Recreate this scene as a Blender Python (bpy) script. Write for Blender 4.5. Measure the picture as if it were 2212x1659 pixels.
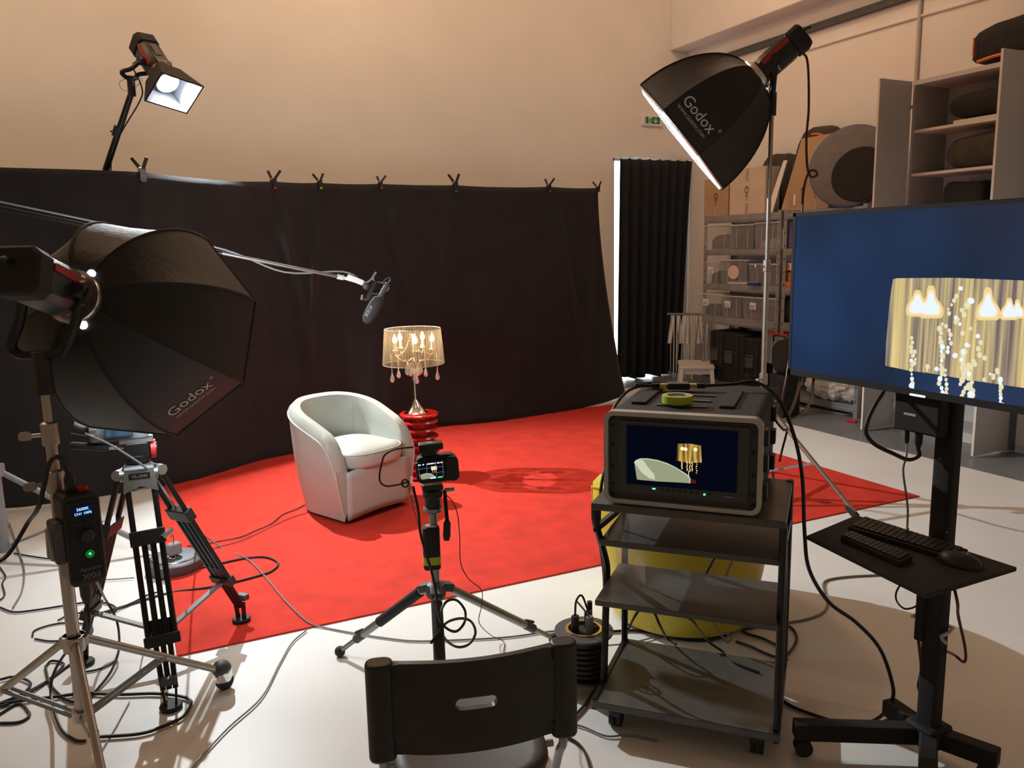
import bpy, math, random
from math import sin, cos, pi, radians, sqrt
from mathutils import Vector as V, Matrix, noise
random.seed(7)
SC = bpy.context.scene
COL = SC.collection
for o in list(bpy.data.objects): bpy.data.objects.remove(o)

# ------------------------------------------------------------ camera, world, exposure
YAW, PIT, ROLL, F, CAMH = radians(25.5), radians(9.4), radians(-1.17), 1740.0, 1.6
FW = V((sin(YAW)*cos(PIT), cos(YAW)*cos(PIT), -sin(PIT)))
_rt = V((cos(YAW), -sin(YAW), 0)); _up = _rt.cross(FW)
RT = _rt*cos(ROLL) + _up*sin(ROLL); UP = RT.cross(FW); CAM = V((0, 0, CAMH))
cd = bpy.data.cameras.new('camera'); cam = bpy.data.objects.new('camera', cd); COL.objects.link(cam)
m3 = Matrix((RT, UP, -FW)).transposed()
cam.matrix_world = Matrix.Translation(CAM) @ m3.to_4x4()
cd.sensor_fit = 'HORIZONTAL'; cd.sensor_width = 36; cd.lens = F/2212*36; cd.clip_start = .02
SC.camera = cam
w = bpy.data.worlds.new('world'); SC.world = w; w.use_nodes = True
w.node_tree.nodes['Background'].inputs[0].default_value = (1.0, .70, .44, 1)
w.node_tree.nodes['Background'].inputs[1].default_value = 0.17
SC.view_settings.view_transform = 'Standard'; SC.view_settings.look = 'None'
SC.view_settings.exposure = 0.08; SC.view_settings.gamma = 1; SC.view_settings.use_curve_mapping = False
BARN_W, SOFT_L, SOFT_R, LAMP_W, WINDOW_E = 190., 16., 3.5, 8., 5.
for hx, hy, he in ((-1.6, 6.3, 76.), (1.9, 6.3, 76.), (4.9, 5.6, 46.)):      # added warm fill points above the frame to brighten the walls, no fixtures
    hl = bpy.data.lights.new('warm_fill', 'POINT'); hl.energy = he; hl.color = (1., .66, .40); hl.shadow_soft_size = .3
    ho = bpy.data.objects.new('warm_fill', hl); COL.objects.link(ho); ho.location = (hx, hy, 5.1)

# measured geometry: a photo pixel turned into a world point on a known plane
def ray(x, y): return FW + RT*((x-1106)/F) + UP*((829.5-y)/F)
def fl(x, y, z=0.):
    d = ray(x, y); return CAM + d*((z-CAMH)/d.z)
def dep(x, y, zc): return CAM + ray(x, y)*zc
def atx(x, y, X): d = ray(x, y); return CAM + d*(X/d.x)
def aty(x, y, Y): d = ray(x, y); return CAM + d*(Y/d.y)
def pl(x, y, P0, n): d = ray(x, y); return CAM + d*((P0-CAM).dot(n)/d.dot(n))
def vert(x, y, P):
    d = ray(x, y); t = (d.x*P[0]+d.y*P[1])/(d.x*d.x+d.y*d.y); return CAM + d*t
def zcd(P): return (V(P)-CAM).dot(FW)

# ------------------------------------------------------------ materials
MT = {}
def mat(name, col, rough=.6, metal=0., var=0., scale=30., bump=0., emit=0., ecol=None, spec=None, coat=0., sheen=0., bscale=None, alpha=None, trans=None):
    m = bpy.data.materials.new(name); m.use_nodes = True; nt = m.node_tree
    b = nt.nodes['Principled BSDF']; b.inputs['Base Color'].default_value = (*col, 1)
    b.inputs['Roughness'].default_value = rough; b.inputs['Metallic'].default_value = metal
    if spec is not None: b.inputs['Specular IOR Level'].default_value = spec
    if coat: b.inputs['Coat Weight'].default_value = coat; b.inputs['Coat Roughness'].default_value = .15
    if sheen: b.inputs['Sheen Weight'].default_value = sheen
    if trans: b.inputs['Transmission Weight'].default_value = trans
    if emit:
        b.inputs['Emission Color'].default_value = (*(ecol or col), 1); b.inputs['Emission Strength'].default_value = emit
    tc = nt.nodes.new('ShaderNodeTexCoord')
    if var:
        n = nt.nodes.new('ShaderNodeTexNoise'); n.inputs['Scale'].default_value = scale; n.inputs['Detail'].default_value = 5
        nt.links.new(tc.outputs['Object'], n.inputs['Vector'])
        r = nt.nodes.new('ShaderNodeValToRGB')
        r.color_ramp.elements[0].position = .3; r.color_ramp.elements[1].position = .7
        r.color_ramp.elements[0].color = (*[max(0, c*(1-var)) for c in col], 1); r.color_ramp.elements[1].color = (*[min(1, c*(1+var)) for c in col], 1)
        nt.links.new(n.outputs['Fac'], r.inputs['Fac']); nt.links.new(r.outputs['Color'], b.inputs['Base Color'])
    if bump:
        n2 = nt.nodes.new('ShaderNodeTexNoise'); n2.inputs['Scale'].default_value = bscale or scale*4; n2.inputs['Detail'].default_value = 4
        nt.links.new(tc.outputs['Object'], n2.inputs['Vector'])
        bp = nt.nodes.new('ShaderNodeBump'); bp.inputs['Strength'].default_value = bump; bp.inputs['Distance'].default_value = .01
        nt.links.new(n2.outputs['Fac'], bp.inputs['Height']); nt.links.new(bp.outputs['Normal'], b.inputs['Normal'])
    if alpha is not None: b.inputs['Alpha'].default_value = alpha
    MT[name] = m; return m
def emat(name, col, strength):
    m = bpy.data.materials.new(name); m.use_nodes = True; nt = m.node_tree; nt.nodes.clear()
    e = nt.nodes.new('ShaderNodeEmission'); e.inputs[0].default_value = (*col, 1); e.inputs[1].default_value = strength
    o = nt.nodes.new('ShaderNodeOutputMaterial'); nt.links.new(e.outputs[0], o.inputs[0]); MT[name] = m; return m

mat('wall', (.80, .77, .73), .85, var=.03, scale=2, bump=.06, bscale=60)
mat('wall_beam', (.80, .77, .74), .85, var=.03, scale=2)
mat('ceiling', (.75, .72, .68), .9, var=.03, scale=2)
mat('floor', (.74, .74, .72), .40, var=.035, scale=1.5, bump=.02, bscale=40, spec=.25)
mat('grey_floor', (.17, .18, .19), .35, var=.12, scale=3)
mat('rug', (.57, .026, .010), .95, var=.16, scale=7, bump=.25, bscale=400)
mat('black_cloth', (.0120, .0122, .0128), .92, var=.2, scale=4, bump=.12, bscale=300, sheen=.05)
mat('curtain', (.009, .012, .017), .9, var=.2, scale=6, bump=.1, bscale=200)
mat('softbox_black', (.010, .0095, .009), .62, var=.25, scale=8, bump=.25, bscale=35)
mat('silver_fabric', (.82, .84, .86), .35, .6, bump=.8, bscale=45)
mat('black_plastic', (.012, .012, .012), .45, var=.2, scale=20)
mat('black_satin', (.018, .018, .018), .35, var=.15, scale=20)
mat('black_metal', (.02, .02, .021), .35, .6, var=.15, scale=20)
mat('matt_black', (.009, .009, .009), .75, var=.2, scale=20)
mat('grey_metal', (.30, .31, .32), .35, .8, var=.1, scale=15)
mat('dark_grey', (.07, .072, .075), .5, var=.15, scale=20)
mat('mid_grey', (.22, .225, .23), .5, var=.1, scale=20)
mat('silver', (.68, .68, .67), .25, .95, var=.05, scale=20)
mat('chrome', (.85, .84, .82), .07, 1.0)
mat('steel', (.42, .40, .37), .36, .9, var=.06, scale=12)
mat('shelf_metal', (.34, .35, .36), .45, .5, var=.12, scale=8)
mat('red_paint', (.42, .014, .010), .45, var=.1, scale=10)
mat('red_gloss', (.52, .012, .014), .18, coat=.5)
mat('red_plastic', (.55, .015, .02), .4)
mat('cream_leather', (.44, .455, .41), .42, var=.03, scale=6, bump=.05, bscale=260, spec=.45)
mat('cream_piping', (.54, .545, .49), .4)
mat('yellow_leather', (.60, .47, .035), .45, var=.04, scale=6, bump=.05, bscale=260)
mat('white_paint', (.72, .70, .66), .45, var=.04, scale=8)
mat('white_plastic', (.78, .78, .76), .4)
mat('reflector_white', (.20, .21, .23), .6)
mat('label_white', (.80, .80, .78), .7)
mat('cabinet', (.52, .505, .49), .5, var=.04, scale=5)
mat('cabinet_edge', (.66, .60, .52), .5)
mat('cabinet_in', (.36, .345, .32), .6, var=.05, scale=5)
mat('cardboard', (.44, .30, .17), .85, var=.08, scale=6, bump=.05, bscale=120)
mat('cardboard_light', (.60, .50, .38), .85, var=.06, scale=6)
mat('tape_brown', (.40, .34, .27), .4)
mat('ink', (.10, .085, .07), .8)
mat('clear_plastic', (.62, .64, .66), .18, alpha=.16, spec=.6)
mat('clear_rim', (.70, .72, .74), .25, alpha=.6)
mat('acrylic', (.8, .82, .82), .05, alpha=.10, spec=.7)
mat('shelf_board', (.075, .075, .07), .32, var=.15, scale=18, spec=.5)
mat('green_tape', (.42, .52, .02), .55)
mat('tape_core', (.42, .42, .44), .7)
mat('orange', (.75, .16, .02), .5)
mat('blue_plastic', (.02, .04, .30), .4)
mat('pale_blue', (.45, .55, .68), .5)
mat('purple_box', (.16, .13, .30), .5, var=.5, scale=60)
mat('gold', (.75, .50, .18), .3, .9)
mat('cord_black', (.010, .010, .011), .5)
mat('cord_blue', (.012, .014, .03), .5)
mat('cord_grey', (.20, .20, .20), .5)
mat('cord_white', (.55, .55, .54), .5)
mat('cord_red', (.06, .008, .006), .5)
mat('sign_green', (.015, .16, .05), .5, emit=.05)
mat('sign_pale', (.62, .66, .50), .5, emit=.05)
mat('print_grey', (.55, .52, .47), .7)
mat('print_dim', (.20, .20, .20), .7)
mat('crystal', (.95, .9, .82), .03, spec=1., trans=.75, coat=.5)
mat('grey_fabric', (.16, .15, .145), .9, var=.1, scale=10)
mat('bag_black', (.012, .011, .010), .85, var=.3, scale=10, bump=.3, bscale=40)
mat('bag_olive', (.045, .038, .025), .85, var=.3, scale=8, bump=.3, bscale=40)
mat('rubber', (.015, .015, .015), .7)
mat('seat_brown', (.055, .048, .045), .5, var=.1, scale=10)
mat('foam', (.05, .051, .054), .95, bump=.4, bscale=300)
mat('dark_red_metal', (.10, .018, .016), .35, .3)
mat('case_grey', (.045, .047, .045), .6, var=.1, scale=30)
mat('alu', (.44, .45, .43), .42, .5, var=.06, scale=10)
mat('paper_pink', (.72, .55, .48), .8)
mat('screen_black', (.004, .004, .005), .18)
emat('led_white', (.93, .97, 1.0), 26.)
emat('leak_white', (.95, .98, 1.0), 4.)
emat('diffuser_left', (.90, .97, 1.), SOFT_L)
emat('diffuser_right', (.93, .98, 1.), SOFT_R)
emat('bulb', (1., .78, .42), 22.)
emat('daylight', (.86, .95, 1.0), WINDOW_E)
emat('display_blue', (.35, .65, 1.0), 2.2)
emat('display_navy', (.002, .006, .03), 1.)
emat('led_green', (.08, 1., .25), 1.2)
emat('led_green_dim', (.03, .5, .1), .3)
emat('led_teal', (.2, 1., .65), 1.2)
emat('screen_white', (.85, .92, 1.), 1.0)
emat('screen_line', (.35, .38, .42), .6)
emat('pic_navy', (.0012, .0022, .0065), 1.)
emat('pic_cream', (.30, .32, .20), 1.)
emat('pic_cream_hi', (.55, .60, .42), 1.)
emat('pic_gold', (.70, .40, .08), 1.)
emat('pic_hot', (1., .86, .45), 1.)
emat('pic_red', (.10, .008, .008), 1.)
emat('pic_bulb', (.80, .89, 1.0), 1.)
emat('pic_halo', (1.0, .78, .50), .95)
emat('pic_glow', (.92, .70, .30), .9)
emat('pic_glass', (.86, .78, .50), .9)
emat('tv_light', (.70, .80, 1.0), 1.3)

# shade fabric: thin, lets light through
m = bpy.data.materials.new('lamp_fabric'); m.use_nodes = True; nt = m.node_tree; nt.nodes.clear(); MT['lamp_fabric'] = m
o = nt.nodes.new('ShaderNodeOutputMaterial'); tr = nt.nodes.new('ShaderNodeBsdfTransparent'); tl = nt.nodes.new('ShaderNodeBsdfTranslucent'); df = nt.nodes.new('ShaderNodeBsdfDiffuse')
tl.inputs[0].default_value = (.30, .25, .18, 1); df.inputs[0].default_value = (.15, .135, .12, 1); tr.inputs[0].default_value = (1, .95, .85, 1)
tc = nt.nodes.new('ShaderNodeTexCoord'); nz = nt.nodes.new('ShaderNodeTexNoise'); nz.inputs['Scale'].default_value = 60
mp = nt.nodes.new('ShaderNodeMapping'); mp.inputs['Scale'].default_value = (1, 1, .03)
nt.links.new(tc.outputs['Object'], mp.inputs[0]); nt.links.new(mp.outputs[0], nz.inputs['Vector'])
rp = nt.nodes.new('ShaderNodeMapRange'); rp.inputs[1].default_value = .35; rp.inputs[2].default_value = .65; rp.inputs[3].default_value = .42; rp.inputs[4].default_value = .80
nt.links.new(nz.outputs['Fac'], rp.inputs[0])
a1 = nt.nodes.new('ShaderNodeMixShader'); a1.inputs[0].default_value = .5
nt.links.new(tl.outputs[0], a1.inputs[1]); nt.links.new(df.outputs[0], a1.inputs[2])
a2 = nt.nodes.new('ShaderNodeMixShader'); nt.links.new(rp.outputs[0], a2.inputs[0]); nt.links.new(tr.outputs[0], a2.inputs[1]); nt.links.new(a1.outputs[0], a2.inputs[2]); nt.links.new(a2.outputs[0], o.inputs[0])

# television picture: out-of-focus blue backdrop
def screen_mat(name, c0, c1, axis, scale, strength, wave=False, c2=None):
    m = bpy.data.materials.new(name); m.use_nodes = True; nt = m.node_tree; nt.nodes.clear(); MT[name] = m
    o = nt.nodes.new('ShaderNodeOutputMaterial'); e = nt.nodes.new('ShaderNodeEmission'); e.inputs[1].default_value = strength
    tc = nt.nodes.new('ShaderNodeTexCoord'); mp = nt.nodes.new('ShaderNodeMapping'); mp.inputs['Scale'].default_value = axis
    n = nt.nodes.new('ShaderNodeTexNoise'); n.inputs['Scale'].default_value = scale; n.inputs['Detail'].default_value = 3 if wave else 1
    r = nt.nodes.new('ShaderNodeValToRGB'); r.color_ramp.elements[0].position = .35; r.color_ramp.elements[1].position = .65
    r.color_ramp.elements[0].color = (*c0, 1); r.color_ramp.elements[1].color = (*c1, 1)
    if c2: q = r.color_ramp.elements.new(.5); q.color = (*c2, 1)
    nt.links.new(tc.outputs['Object'], mp.inputs[0]); nt.links.new(mp.outputs[0], n.inputs['Vector']); nt.links.new(n.outputs['Fac'], r.inputs[0])
    g = nt.nodes.new('ShaderNodeBsdfGlossy'); g.inputs['Roughness'].default_value = .22; g.inputs[0].default_value = (.05, .05, .055, 1)
    ad = nt.nodes.new('ShaderNodeAddShader')
    nt.links.new(r.outputs[0], e.inputs[0]); nt.links.new(e.outputs[0], ad.inputs[0]); nt.links.new(g.outputs[0], ad.inputs[1]); nt.links.new(ad.outputs[0], o.inputs[0])
screen_mat('tv_blue', (.009, .019, .044), (.015, .036, .098), (1, 1, 1), 2.2, 1.)
screen_mat('tv_shade', (.16, .12, .13), (.78, .60, .24), (1, 1, .02), 62, 1., True, (.48, .38, .20))
screen_mat('pic_shade', (.09, .055, .012), (.80, .50, .10), (1, 1, .05), 160, 1., True, (.32, .19, .04))

# ------------------------------------------------------------ mesh helpers
WM = {}
def ortho(a):
    a = V(a).normalized(); h = V((0, 0, 1)) if abs(a.z) < .95 else V((1, 0, 0))
    u = a.cross(h).normalized(); return u, u.cross(a).normalized()
def smooth_path(pts, n=6, closed=False):
    P = [V(p) for p in pts]; out = []; L = len(P)
    for i in range(L if closed else L-1):
        p0 = P[(i-1) % L] if closed or i > 0 else P[i]*2-P[i+1]
        p1, p2 = P[i], P[(i+1) % L]; p3 = P[(i+2) % L] if closed or i+2 < L else P[i+1]*2-P[i]
        for k in range(n):
            t = k/n
            out.append(.5*((2*p1)+(p2-p0)*t+(2*p0-5*p1+4*p2-p3)*t*t+(3*p1-p0-3*p2+p3)*t**3))
    if not closed: out.append(P[-1])
    return out
class MB:
    def __init__(s): s.v = []; s.f = []
    def add(s, vs, fs):
        b = len(s.v); s.v += [V(x) for x in vs]; s.f += [[b+i for i in f] for f in fs]; return s
    def box(s, c, d, R=None, top=1.):
        c = V(c); hx, hy, hz = d[0]/2, d[1]/2, d[2]/2; vs = []
        if isinstance(R, (int, float)): R = Matrix.Rotation(R, 3, 'Z')
        for z in (-1, 1):
            k = top if z > 0 else 1.
            for x, y in ((-1, -1), (1, -1), (1, 1), (-1, 1)):
                p = V((x*hx*k, y*hy*k, z*hz)); vs.append(c+(R @ p if R else p))
        return s.add(vs, [(0, 3, 2, 1), (4, 5, 6, 7), (0, 1, 5, 4), (1, 2, 6, 5), (2, 3, 7, 6), (3, 0, 4, 7)])
    def bb(s, a, b): a = V(a); b = V(b); return s.box((a+b)/2, [abs(b[i]-a[i]) for i in range(3)])
    def bar(s, p0, p1, w, h, up=(0, 0, 1)):
        p0 = V(p0); p1 = V(p1); a = (p1-p0).normalized(); u = a.cross(V(up))
        u = u.normalized() if u.length > 1e-4 else ortho(a)[0]; n = u.cross(a).normalized(); vs = []
        for p in (p0, p1):
            for i, j in ((-1, -1), (1, -1), (1, 1), (-1, 1)): vs.append(p+u*(i*w/2)+n*(j*h/2))
        return s.add(vs, [(0, 3, 2, 1), (4, 5, 6, 7), (0, 1, 5, 4), (1, 2, 6, 5), (2, 3, 7, 6), (3, 0, 4, 7)])
    def cyl(s, p0, p1, r0, r1=None, n=14, cap=True):
        r1 = r0 if r1 is None else r1; p0 = V(p0); p1 = V(p1); u, w_ = ortho(p1-p0); vs = []
        for p, r in ((p0, r0), (p1, r1)):
            for i in range(n): t = 2*pi*i/n; vs.append(p+u*(cos(t)*r)+w_*(sin(t)*r))
        fs = [(i, (i+1) % n, n+(i+1) % n, n+i) for i in range(n)]
        if cap: fs += [tuple(range(n-1, -1, -1)), tuple(range(n, 2*n))]
        return s.add(vs, fs)
    def tube(s, pts, r, n=7, closed=False, smooth=0):
        P = smooth_path(pts, smooth, closed) if smooth else [V(p) for p in pts]; L = len(P); vs = []; u = None
        for i in range(L):
            if closed: t = P[(i+1) % L]-P[i-1]
            else: t = P[min(i+1, L-1)]-P[max(i-1, 0)]
            if t.length < 1e-7: t = V((0, 0, 1))
            t.normalize()
            if u is None: u = ortho(t)[0]
            u = (u-t*u.dot(t)); u = u.normalized() if u.length > 1e-5 else ortho(t)[0]
            w_ = t.cross(u); rr = r[i] if isinstance(r, (list, tuple)) else r
            for k in range(n): a = 2*pi*k/n; vs.append(P[i]+u*(cos(a)*rr)+w_*(sin(a)*rr))
        fs = [(i*n+k, i*n+(k+1) % n, ((i+1) % L)*n+(k+1) % n, ((i+1) % L)*n+k) for i in range(L if closed else L-1) for k in range(n)]
        if not closed: fs += [tuple(range(n-1, -1, -1)), tuple(range((L-1)*n, L*n))]
        return s.add(vs, fs)
    def lathe(s, prof, o=(0, 0, 0), ax=(0, 0, 1), n=24, closed=False):
        o = V(o); ax = V(ax).normalized(); u, w_ = ortho(ax); vs = []; L = len(prof)
        for r, z in prof:
            for k in range(n): a = 2*pi*k/n; vs.append(o+ax*z+u*(cos(a)*r)+w_*(sin(a)*r))
        fs = [(i*n+k, i*n+(k+1) % n, ((i+1) % L)*n+(k+1) % n, ((i+1) % L)*n+k) for i in range(L if closed else L-1) for k in range(n)]
        if not closed:
            if prof[0][0] > 1e-6: fs.append(tuple(range(n-1, -1, -1)))
            if prof[-1][0] > 1e-6: fs.append(tuple(range((L-1)*n, L*n)))
        return s.add(vs, fs)
    def prism(s, pts, d):
        P = [V(p) for p in pts]; d = V(d); n = len(P)
        return s.add(P+[p+d for p in P], [tuple(range(n-1, -1, -1)), tuple(range(n, 2*n))]+[(i, (i+1) % n, n+(i+1) % n, n+i) for i in range(n)])
    def ball(s, c, r, n=12, m=8, sc=(1, 1, 1), ax=None):
        c = V(c); vs = []; A = None
        if ax is not None: a = V(ax).normalized(); u, w_ = ortho(a); A = Matrix((u, w_, a)).transposed()
        for i in range(m+1):
            t = pi*i/m
            for k in range(n):
                q = 2*pi*k/n; p = V((sin(t)*cos(q)*r*sc[0], sin(t)*sin(q)*r*sc[1], -cos(t)*r*sc[2])); vs.append(c+(A @ p if A else p))
        return s.add(vs, [(i*n+k, i*n+(k+1) % n, (i+1)*n+(k+1) % n, (i+1)*n+k) for i in range(m) for k in range(n)])
    def grid(s, fn, nu, nv, cu=False, cv=False):
        vs = [fn(i/(nu if cu else nu-1), j/(nv if cv else nv-1)) for i in range(nu) for j in range(nv)]
        return s.add(vs, [(i*nv+j, ((i+1) % nu)*nv+j, ((i+1) % nu)*nv+(j+1) % nv, i*nv+(j+1) % nv) for i in range(nu if cu else nu-1) for j in range(nv if cv else nv-1)])
    def rbox(s, c, d, r, axis=2, R=None, n=4):
        c = V(c); i, j = [k for k in range(3) if k != axis]; a, b = d[i]/2-r, d[j]/2-r; pts = []
        for sx, sy, t0 in ((1, 1, 0), (-1, 1, pi/2), (-1, -1, pi), (1, -1, 1.5*pi)):
            for k in range(n+1): t = t0+pi/2*k/n; pts.append((sx*a+cos(t)*r, sy*b+sin(t)*r))
        if isinstance(R, (int, float)): R = Matrix.Rotation(R, 3, 'Z')
        P = []
        for q in pts:
            p = V((0, 0, 0)); p[i] = q[0]; p[j] = q[1]; p[axis] = -d[axis]/2; P.append(p)
        dv = V((0, 0, 0)); dv[axis] = d[axis]
        if R: P = [R @ p for p in P]; dv = R @ dv
        return s.prism([c+p for p in P], dv)
    def build(s, name, m, parent=None, bevel=0., solid=0., smooth=True, local=False, ang=35, kind=None, label=None):
        vs = s.v
        if parent is not None and not local:
            I = WM[parent].inverted(); vs = [I @ x for x in vs]
        me = bpy.data.meshes.new(name); me.from_pydata([tuple(x) for x in vs], [], s.f); me.update()
        if smooth:
            me.shade_smooth(); me.set_sharp_from_angle(angle=radians(ang))
        me.materials.append(MT[m] if isinstance(m, str) else m)
        ob = bpy.data.objects.new(name, me); COL.objects.link(ob)
        WM[ob] = Matrix.Identity(4)
        if parent is not None: ob.parent = parent; WM[ob] = WM[parent].copy()
        if solid: q = ob.modifiers.new('thickness', 'SOLIDIFY'); q.thickness = solid; q.offset = 0
        if bevel: q = ob.modifiers.new('bevel', 'BEVEL'); q.width = bevel; q.segments = 2; q.limit_method = 'ANGLE'
        if kind: ob['kind'] = kind
        if label: ob['label'] = label
        return ob
    def solo(s, name, m, label, cat, group=None, **k):
        xs = [p.x for p in s.v]; ys = [p.y for p in s.v]; z = min(p.z for p in s.v)
        o = V(((min(xs)+max(xs))/2, (min(ys)+max(ys))/2, z)); s.v = [p-o for p in s.v]
        ob = s.build(name, m, None, **k); ob.location = o; WM[ob] = Matrix.Translation(o); tag(ob, label, cat, group); return ob
    def struct(s, name, m, **k):
        return s.build(name, m, None, kind='structure', **k)
def tag(o, label, cat, group=None):
    o['label'] = label; o['category'] = cat
    if group: o['group'] = group
def T(name, label, cat, loc, rz=0., group=None):
    o = bpy.data.objects.new(name, None); COL.objects.link(o); o.location = V(loc); o.rotation_euler = (0, 0, rz); o.empty_display_size = .1
    WM[o] = Matrix.Translation(V(loc)) @ Matrix.Rotation(rz, 4, 'Z'); tag(o, label, cat, group); return o
def text_mb(txt, size, fn, thick=None):
    """lettering as mesh: fn maps flat text coordinates (x, y) to a surface point"""
    cu = bpy.data.curves.new('txt', 'FONT'); cu.body = txt; cu.size = size; cu.resolution_u = 3; cu.align_x = 'CENTER'
    ob = bpy.data.objects.new('txt', cu); COL.objects.link(ob)
    me = bpy.data.meshes.new_from_object(ob.evaluated_get(bpy.context.evaluated_depsgraph_get()))
    mb = MB(); mb.v = [fn(v.co.x, v.co.y) for v in me.vertices]; mb.f = [list(p.vertices) for p in me.polygons]
    bpy.data.objects.remove(ob); bpy.data.curves.remove(cu); bpy.data.meshes.remove(me); return mb
def flatmap(o, ex, ey):
    o = V(o); ex = V(ex); ey = V(ey); return lambda x, y: o+ex*x+ey*y
def cable(name, pts, r, m, label, cat='cable', sm=6, group=None, n=6):
    return MB().tube(pts, r, n, smooth=sm).solo(name, m, label, cat, group)

# ------------------------------------------------------------ the room
WX, WY, CZ = 6.45, 8.35, 5.4
MB().bb((-6, -4.2, -.12), (WX+.2, WY+.2, 0)).struct('floor', 'floor')
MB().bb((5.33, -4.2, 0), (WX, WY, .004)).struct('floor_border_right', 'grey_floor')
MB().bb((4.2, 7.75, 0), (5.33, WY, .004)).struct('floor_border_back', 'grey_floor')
wx0, wx1, wz1 = 5.37, 6.16, 2.66
b = MB(); b.bb((-6.2, WY, 0), (wx0, WY+.2, CZ)); b.bb((wx1, WY, 0), (WX+.2, WY+.2, CZ)); b.bb((wx0, WY, wz1), (wx1, WY+.2, CZ))
b.struct('wall_back', 'wall')
MB().bb((WX, -4.2, 0), (WX+.2, WY, CZ)).struct('wall_right', 'wall')
MB().bb((-6.2, -4.2, 0), (-6, WY, CZ)).struct('wall_left', 'wall')
MB().bb((-6.2, -4.2, CZ), (WX+.2, WY+.2, CZ+.15)).struct('ceiling', 'ceiling')
# soffit along the right wall with its joints
bz = aty(1448, 109.4, WY); sx = bz.x
MB().bb((sx, -4.2, bz.z), (WX, WY, CZ)).struct('trim_1', 'wall_beam', bevel=.01)
MB().bb((sx-.004, -4.2, bz.z+.62), (sx, WY, bz.z+.63)).struct('trim_2', 'mid_grey')
ez = atx(1557.3, 129.3, WX-.04)
MB().bb((WX-.05, -4.2, ez.z-.015), (WX, WY-.02, ez.z+.05)).struct('trim_3', 'dark_grey')
MB().bb((WX-.015, -4.2, ez.z+.06), (WX, WY, bz.z)).struct('trim_4', 'wall_beam')
cz_ = atx(1800, 93, WX-.01).z
b = MB(); b.tube([(WX-.012, y, cz_+.012*sin(y*1.3)) for y in [8.2-.35*k for k in range(30)]], .011, 6); b.struct('trim_5', 'wall')
vy = atx(1986, 90, WX).y
MB().tube([(WX-.015, vy, 2.7), (WX-.015, vy, ez.z)], .018, 8).struct('trim_6', 'print_grey')
# glazed opening behind the curtain
win = MB().bb((wx0+.03, WY+.12, .02), (wx1-.03, WY+.13, wz1-.03)).struct('window_1', 'daylight')
fr = MB()
for x in (wx0+.015, wx1-.015): fr.bb((x-.015, WY+.02, 0), (x+.015, WY+.15, wz1))
fr.bb((wx0, WY+.02, wz1-.03), (wx1, WY+.15, wz1))
fr.build('window_frame', 'white_paint', win)

# exit sign
sg = aty(1386, 249, WY); sg2 = aty(1427, 274, WY)
t = T('exit_sign', 'small green running man exit sign with down arrow high on back wall', 'sign', ((sg.x+sg2.x)/2, WY, sg2.z))
MB().bb((sg.x, WY-.035, sg2.z), (sg2.x+.01, WY, sg.z)).build('housing', 'wall_beam', t, bevel=.006)
L_, R_, Tz, Bz = aty(1391, 253, WY).x, aty(1421.5, 256, WY).x, aty(1391, 253, WY).z, aty(1391, 267.5, WY).z
W_, H_ = R_-L_, Tz-Bz; y0 = WY-.036
MB().bb((L_, y0-.002, Bz), (R_, y0, Tz)).build('green_panel', 'sign_green', t)
def sp(u, v): return (L_+W_*u, y0-.004, Bz+H_*v)
MB().prism([sp(.2, .02), sp(.42, .02), sp(.42, 1), sp(.2, 1)], (0, .002, 0)).build('door_pictogram', 'sign_pale', t)
g = MB()
def stroke(a, c, wd, o=-.003): g.bar(V(sp(*a))+V((0, o, 0)), V(sp(*c))+V((0, o, 0)), wd, .002, (0, 1, 0))
g.prism([V(sp(.325+.03*cos(k*pi/4), .80+.07*sin(k*pi/4)))+V((0, -.002, 0)) for k in range(8)], (0, .002, 0))
for a, c in (((.32, .72), (.30, .42)), ((.31, .66), (.23, .52)), ((.31, .68), (.38, .55)), ((.30, .42), (.22, .28)), ((.30, .42), (.37, .28)), ((.37, .28), (.38, .06))): stroke(a, c, W_*.045)
g.build('running_man', 'sign_green', t)
g = MB(); stroke((.70, .82), (.70, .2), W_*.05, 0); stroke((.58, .55), (.70, .15), W_*.05, 0); stroke((.82, .55), (.70, .15), W_*.05, 0)
g.build('arrow', 'sign_pale', t)

# curtain
def cur(u, v):
    x0, x1 = 5.405, 6.45; k = v**.8; xa = x0-.03*k; xb = x1-.13*k
    x = xa+(xb-xa)*u; a = .022+.028*k
    return V((x, WY-.10+a*sin(u*2*pi*7.5+.6*sin(u*9))-.02*k*sin(u*5), 2.655-.02*abs(sin(u*2*pi*3.7))*(1-v)**8 - v*2.632 + (.02*sin(u*17)*v**6)))
b = MB().grid(cur, 150, 26); b.solo('curtain', 'curtain', 'long black pleated curtain hanging over the bright window in the corner', 'curtain', solid=.004, ang=80)
MB().cyl((5.38, WY-.10, 2.668), (6.44, WY-.10, 2.668), .008, n=8).solo('curtain_rail', 'white_paint', 'thin white rail above the black pleated curtain', 'curtain rail')

# red carpet
b = MB().box((2.26, 5.15, .004), (4.39, 3.61, .008)); b.solo('carpet', 'rug', 'large bright red carpet laid on the white studio floor', 'carpet', bevel=.002)

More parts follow.
